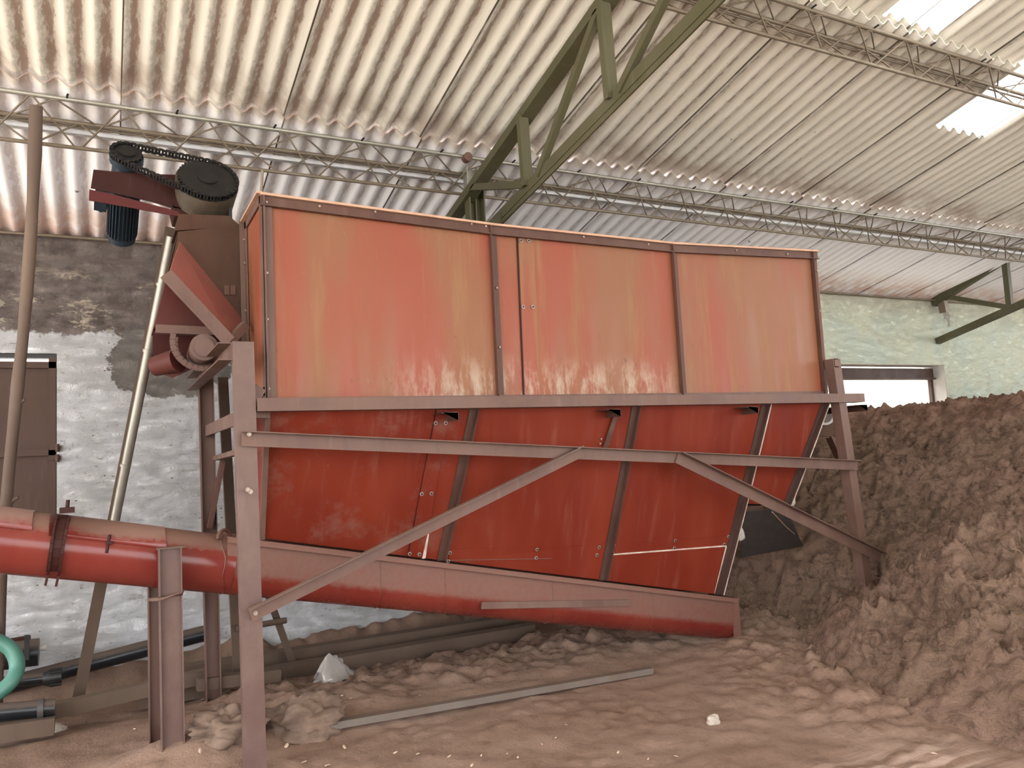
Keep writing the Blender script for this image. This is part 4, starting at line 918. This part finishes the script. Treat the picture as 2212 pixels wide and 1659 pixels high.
# red bracket: two long plates and the pedestal
def pxq(x, y, Y=5.14): return onY(x, y, Y)
m = MB(); m.slab([pxq(202, 366), pxq(250, 371), pxq(330, 376), pxq(405, 378), pxq(430, 420), pxq(430, 457), pxq(385, 453), pxq(322, 434), pxq(196, 406)], .008); part(m, 'bracket_plate', MDARK, dr)
m = MB(); m.slab([pxq(193, 409, 5.08), pxq(245, 420, 5.08), pxq(322, 440, 5.08), pxq(386, 457, 5.08), pxq(386, 467, 5.08), pxq(192, 432, 5.08)], .012); part(m, 'bracket_rail', MRAILR, dr)
m = MB(); m.slab([pxq(372, 440), pxq(495, 430), pxq(498, 483), pxq(455, 492), pxq(378, 465)], .25); part(m, 'pedestal', MDARK, dr)
m = MB(); m.bar(pxq(497, 445, 5.1), pxq(498, 486, 5.1), .02, .02, (1, 0, 0)); part(m, 'pedestal_edge', MBLACK, dr)

# short steel rod above the hopper corner
m = MB(); p = onY(567, 368, 4.40); q = onY(564, 424, 4.40); m.tube([p, q], .008, 6)
tag(m.build('hanger_rod', MROD), 'thin short rod standing on the left top corner of the hopper', 'rod')

# ------------------------------------------------------------------ poles and trestle by the wall
p0 = onY(78, 228, 5.22); p1 = onZ(-12, 1560, 0.); m = MB(); ps = []; rs = []
for k in range(15):
    t = k/14; ps.append(p0.lerp(p1, t)+Vector((.018*math.sin(t*7), 0, 0))); rs.append(.036-.003*t+.003*math.sin(k*2.3))
ps.append(p1+(p1-p0).normalized()*.15); rs.append(.033)
m.tube(ps, rs, 12, True, .12)
for t in (.18, .34, .46, .62): c = p0.lerp(p1, t); m.tube([c, c+Vector((.05, -.02, .03))], [.022, .010], 8)
tag(m.build('wooden_pole', MWOOD), 'rough wooden pole propped under the roof in front of the steel shutter', 'pole')
t_ = thing('channel_pole', onZ(162, 1545, 0), 'long leaning steel channel with a pale pipe tied along its upper half', 'pole')
a, b = onY(371, 492, 5.35), onZ(162, 1545, -.05); m = MB(); d = (b-a).normalized(); m.channel(a, b, .075, .03, .006, (XX-d*d.dot(XX)).normalized(), (YY-d*d.dot(YY)).normalized()); part(m, 'channel', MDBEAM, t_)
m = MB(); fr = Vector((.005, -.03, 0)); m.tube([a.lerp(b, .02)+fr, a.lerp(b, .6)+fr], .027, 12)
for t in (.11, .24, .47): c = a.lerp(b, t)+fr; m.tube([c, c+d*.02], .034, 12)
part(m, 'pipe', MGALV, t_, 'pale galvanised pipe')
t_ = thing('trestle', onZ(560, 1480, 0), 'dusty steel trestle with a rung, standing behind the front left leg of the stand', 'trestle')
a, b = onY(471, 815, 6.0), onZ(507, 1492, -.02); m = MB(); m.angle(b, a, .07, .05, .007, XX, YY); part(m, 'upright', MDBEAM, t_)
a, b = onY(528, 1140, 6.05), onZ(640, 1455, -.02); m = MB(); m.bar(a, b, .04, .05, (1, 0, 0)); part(m, 'sloping_leg', MDBEAM, t_)
m = MB(); m.tube([onY(512, 1358, 6.03), onY(618, 1340, 6.10)], .022, 8); part(m, 'rung', MDBEAM, t_)

# dusty beams and pipes lying along the wall
def lying(name, x0, y0, x1, y1, Y, w, h, label, cat, mat=MDBEAM, tube=False, grp=None):
    p, q = onY(x0, y0, Y), onY(x1, y1, Y); m = MB()
    if tube: m.tube([p, q], w, 16)
    else: m.bar(p, q, w, h)
    o = m.build(name, mat); tag(o, label, cat, grp); return o
lying('steel_beam', 330, 1462, 1140, 1335, 6.42, .12, .10, 'long dust-covered beam lying along the wall, the upper rear of two', 'beam')
lying('steel_beam', 300, 1508, 1150, 1362, 6.12, .12, .12, 'long dust-covered beam lying along the wall, the lower front of two', 'beam')
lying('steel_beam', 30, 1555, 460, 1455, 5.98, .09, .09, 'dusty beam ending near the rear stand leg, below the black pipes', 'beam')
lying('steel_beam', 425, 1478, 605, 1456, 5.88, .09, .08, 'short dusty beam with a square end beside the rear stand leg', 'beam')
# black pipes
lying('black_pipe', -60, 1500, 442, 1368, 6.78, .062, 0, 'long black plastic pipe leaning along the whitewashed wall, dusty on top', 'pipe', MBLKPIPE, True)
t_ = thing('black_pipe', onY(0, 1535, 5.9), 'black plastic pipe with a grey collar near its open end at lower left', 'pipe')
p, q = onY(-160, 1552, 5.75), onY(119, 1528, 5.75); m = MB(); m.tube([p, q], .052, 20); bp_ = part(m, 'pipe', MBLKPIPE, t_)
c = onY(88, 1531, 5.75); m = MB(); m.tube([c-XX*.016, c+XX*.016], .060, 20); part(m, 'collar', MCHUTE, bp_)
m = MB(); p = onY(-60, 1590, 5.72); m.bar(p, onY(118, 1565, 5.72), .10, .10); tag(m.build('timber_block', MDBEAM), 'dusty block lying under the collared black pipe at lower left', 'block')
t_ = thing('black_pipe', onY(30, 1480, 6.4), 'thin black pipe with a ribbed coupling, passing under the green hose', 'pipe')
p, q = onY(-80, 1484, 6.3), onY(104, 1464, 6.3); m = MB(); m.tube([p, q], .036, 16); part(m, 'pipe', MBLKPIPE, t_)
c = onY(115, 1463, 6.3); m = MB(); m.tube([c-XX*.06, c-XX*.02, c+XX*.05], [.04, .058, .054], 16)
for k in range(8): a = k*math.pi/4; m.tube([c-XX*.02+Vector((0, .058*math.cos(a), .058*math.sin(a))), c+XX*.05+Vector((0, .056*math.cos(a), .056*math.sin(a)))], .006, 6)
part(m, 'coupling', MBLACK, t_)
t_ = thing('black_pipe', onY(30, 1420, 6.75), 'thick black pipe with a pale nozzle and clamp, end showing by the green hose', 'pipe')
p, q = onY(-80, 1428, 6.7), onY(84, 1408, 6.7); m = MB(); m.tube([p, q], .095, 20); part(m, 'pipe', MBLKPIPE, t_)
m = MB(); c = onY(86, 1400, 6.68); m.tube([c, c+XX*.04], .022, 10); part(m, 'nozzle', MREVEAL, t_)
m = MB(); c = onY(58, 1400, 6.58); m.bar(c+ZZ*.09, c-ZZ*.08, .02, .03, (1, 0, 0)); part(m, 'clamp', MBLACK, t_)
lying('black_pipe', -60, 1398, 66, 1378, 6.72, .020, 0, 'thin rusty dark rod end above the thick black pipe, beside the hose', 'rod', MDARK, True)
m = MB(); ps = []
for x, y, Y in ((-120, 1372, 6.0), (-50, 1368, 6.0), (-5, 1385, 6.0), (26, 1405, 5.98), (37, 1440, 5.95), (24, 1472, 5.9), (-8, 1500, 5.88), (-60, 1540, 5.85)): ps.append(onY(x, y, Y))
def cr(ps, n=6):
    out = []; P = [ps[0]]+ps+[ps[-1]]
    for i in range(1, len(P)-2):
        for k in range(n):
            t = k/n; a, b, c, d = P[i-1:i+3]; out.append(.5*((2*b)+(c-a)*t+(2*a-5*b+4*c-d)*t*t+(3*b-a-3*c+d)*t**3))
    out.append(ps[-1]); return out
m.tube(cr(ps), .045, 16); tag(m.build('hose', MGREEN), 'thick green hose curving in from the left edge over the black pipes', 'hose')

# ------------------------------------------------------------------ things lying on the floor
p, q = onG(632, 1592), onG(1407, 1457); p.z = gh(p.x, p.y)+.03; q.z = gh(q.x, q.y)+.03
m = MB(); m.bar(p, q, .060, .04)
tag(m.build('steel_angle_bar', m_paint('dusty_grey_bar', (.20, .155, .135), (.25, .20, .175), .4, .2, 1, .6, False, 0, .3)), 'long dusty grey steel bar lying on the floor in the foreground', 'bar')
def lump(x, y, s, name, mat, label, cat, zo=.3, seed=0, fr=7., amp=.5, grp=None, P=None):
    c = P or onG(x, y); c = c+ZZ*s[2]*zo; m = MB(); n = 40; vs = []
    for j in range(n+1):
        for i in range(n):
            th, ph = math.pi*j/n, 2*math.pi*i/n; d = Vector((math.sin(th)*math.cos(ph), math.sin(th)*math.sin(ph), math.cos(th)))
            k = 1+amp*fbm(d*fr*.25+Vector((seed, 0, 0)), 4)-.5*amp*abs(noise.noise(Vector((d.x*1.1, d.y*1.1, d.z*3))*fr*.3+Vector((0, seed, 0))))+.10*amp*noise.noise(d*fr); vs.append(c+Vector((d.x*s[0], d.y*s[1], d.z*s[2]))*k)
    m.add(vs, [(j*n+i, (j+1)*n+i, (j+1)*n+(i+1) % n, j*n+(i+1) % n) for j in range(n) for i in range(n)], True)
    o = m.build(name, mat); tag(o, label, cat, grp); return o
lump(655, 1575, (.27, .20, .15), 'dusty_sack', MSACK, 'crumpled dust-covered sack heaped right of the front left leg', 'sack', .2, 3, 7, .45)
lump(480, 1585, (.20, .16, .11), 'dusty_sack', MSACK, 'smaller dusty sack lump between the I-beam post and the front left leg', 'sack', .2, 8, 7, .45)
# plastic bag: crumpled peaked film
c = onG(722, 1474); m = MB(); n = 22; vs = []
for j in range(n+1):
    for i in range(n):
        r_ = 1-j/n; a = 2*math.pi*i/n; rr = (r_**.75)*(.14+.03*math.sin(3*a+1)+.02*math.sin(5*a)); h = .19*(j/n)**1.05
        p = c+Vector((rr*math.cos(a)+.0*j/n, rr*.75*math.sin(a), h)); p += Vector((1, 1, .6))*(.055*noise.noise(p*9)+.03*abs(noise.noise(p*17))); p.x -= .05*(j/n); vs.append(p)
m.add(vs, [(j*n+i, j*n+(i+1) % n, (j+1)*n+(i+1) % n, (j+1)*n+i) for j in range(n) for i in range(n)], True)
tag(m.build('plastic_bag', MBAG), 'crumpled clear plastic bag lying by the dusty beams under the conveyor', 'bag')
lump(1541, 1562, (.045, .03, .03), 'stone', MSTONE, 'pale rounded stone alone on the dusty floor in the right foreground', 'stone', .5, 5, 5, .3)
lump(122, 1580, (.06, .05, .035), 'stone', MSTONE, 'flat dusty stone near the end of the collared black pipe', 'stone', .4, 6, 5, .3)
lump(703, 1545, (.05, .04, .03), 'stone', MSTONE, 'brown stone beside the pale husk scraps right of the sack', 'stone', .5, 9, 5, .3)
# pale husk scraps
rr = random.Random(11); chips = []
def chip_proto(k):
    m = MB(); n = 8; vs = []; L, w_ = 1., .42
    for j in range(n+1):
        t = j/n*2-1; ww = w_*math.sqrt(max(0.02, 1-t*t)); z = .25*(1-t*t)
        for s_ in (-1, -.4, .4, 1): vs.append(Vector((t*L, s_*ww+.1*math.sin(k+t*2), z*(1-.8*s_*s_)+.05*noise.noise(Vector((t*3, s_*2, k))))))
    f = [(j*4+i, (j+1)*4+i, (j+1)*4+i+1, j*4+i+1) for j in range(n) for i in range(3)]
    N = len(vs); vs += [v-Vector((0, 0, .12)) for v in vs]; f += [(a+N, d+N, c_+N, b+N) for a, b, c_, d in f]
    for j in range(n): f += [(j*4, N+j*4, N+(j+1)*4, (j+1)*4), (j*4+3, (j+1)*4+3, N+(j+1)*4+3, N+j*4+3)]
    f += [(0, 1, N+1, N), (1, 2, N+2, N+1), (2, 3, N+3, N+2)]+[(n*4+i, N+n*4+i, N+n*4+i+1, n*4+i+1) for i in range(3)]
    me = bpy.data.meshes.new('husk_chip'); me.from_pydata(vs, [], f); me.materials.append(MCHIP); me.polygons.foreach_set('use_smooth', [True]*len(f)); me.update(); return me
protos = [chip_proto(k) for k in range(4)]
spots = [(732, 1507, .035), (757, 1509, .015), (773, 1518, .012), (752, 1532, .045), (748, 1543, .02), (722, 1528, .03), (742, 1537, .022), (690, 1565, .04), (668, 1574, .05), (640, 1580, .035), (712, 1568, .03), (906, 1502, .014), (518, 1565, .03), (497, 1564, .022), (427, 1630, .028), (432, 1622, .022), (384, 1650, .022), (430, 1557, .02), (440, 1512, .03), (281, 1544, .010), (290, 1575, .012), (618, 1612, .03), (745, 1615, .03), (853, 1627, .022), (903, 1629, .025), (970, 1634, .015), (1040, 1632, .012), (1119, 1636, .015), (1095, 1628, .009), (1020, 1653, .02), (1200, 1594, .02), (1223, 1566, .014), (1171, 1608, .010), (1460, 1634, .018), (941, 1393, .012), (992, 1389, .014), (1105, 1402, .014), (780, 1424, .012), (655, 1648, .025), (708, 1655, .03), (560, 1540, .018), (2018, 1628, .02), (1665, 1475, .012), (1900, 1482, .01), (1400, 1640, .015), (1335, 1625, .018)]
ORD = ['first', 'second', 'third', 'fourth', 'fifth', 'sixth', 'seventh', 'eighth', 'ninth', 'tenth', 'eleventh', 'twelfth', 'thirteenth', 'fourteenth', 'fifteenth', 'sixteenth', 'seventeenth', 'eighteenth']
def zone(x, y):
    if x < 400: return 'on the floor left of the I-beam post'
    if x < 560: return 'between I-beam post and front left leg'
    if x < 800 and y < 1600: return 'around the larger dusty sack'
    if y < 1450 and x < 1200: return 'on the rough dust below the conveyor'
    if x < 800: return 'at the foot of the front left leg'
    if y < 1530 and x < 1500: return 'just behind the grey steel bar'
    if x < 1500: return 'in front of the grey steel bar'
    return 'near the foot of the coir heap'
zs = {}
for c_ in spots: zs.setdefault(zone(c_[0], c_[1]), []).append(c_)
for k, (x, y, s_) in enumerate(spots):
    g = onP(x, y) if x > 1600 else onG(x, y)
    o = bpy.data.objects.new('husk_chip', protos[k % 4]); COL.objects.link(o); o.location = g+ZZ*(s_*.12); s_ *= .85
    o.scale = (s_, s_, s_*rr.uniform(.7, 1.3)); o.rotation_euler = (rr.uniform(-.4, .4), rr.uniform(-.4, .4), rr.uniform(0, 6.28))
    z_ = zone(x, y); r_ = sorted(zs[z_]).index((x, y, spots[k][2])); one = len(zs[z_]) == 1
    tag(o, ('only pale husk scrap ' if one else ORD[r_]+' pale husk scrap from the left ')+z_, 'husk scrap', 'pale husk scraps scattered on the floor')
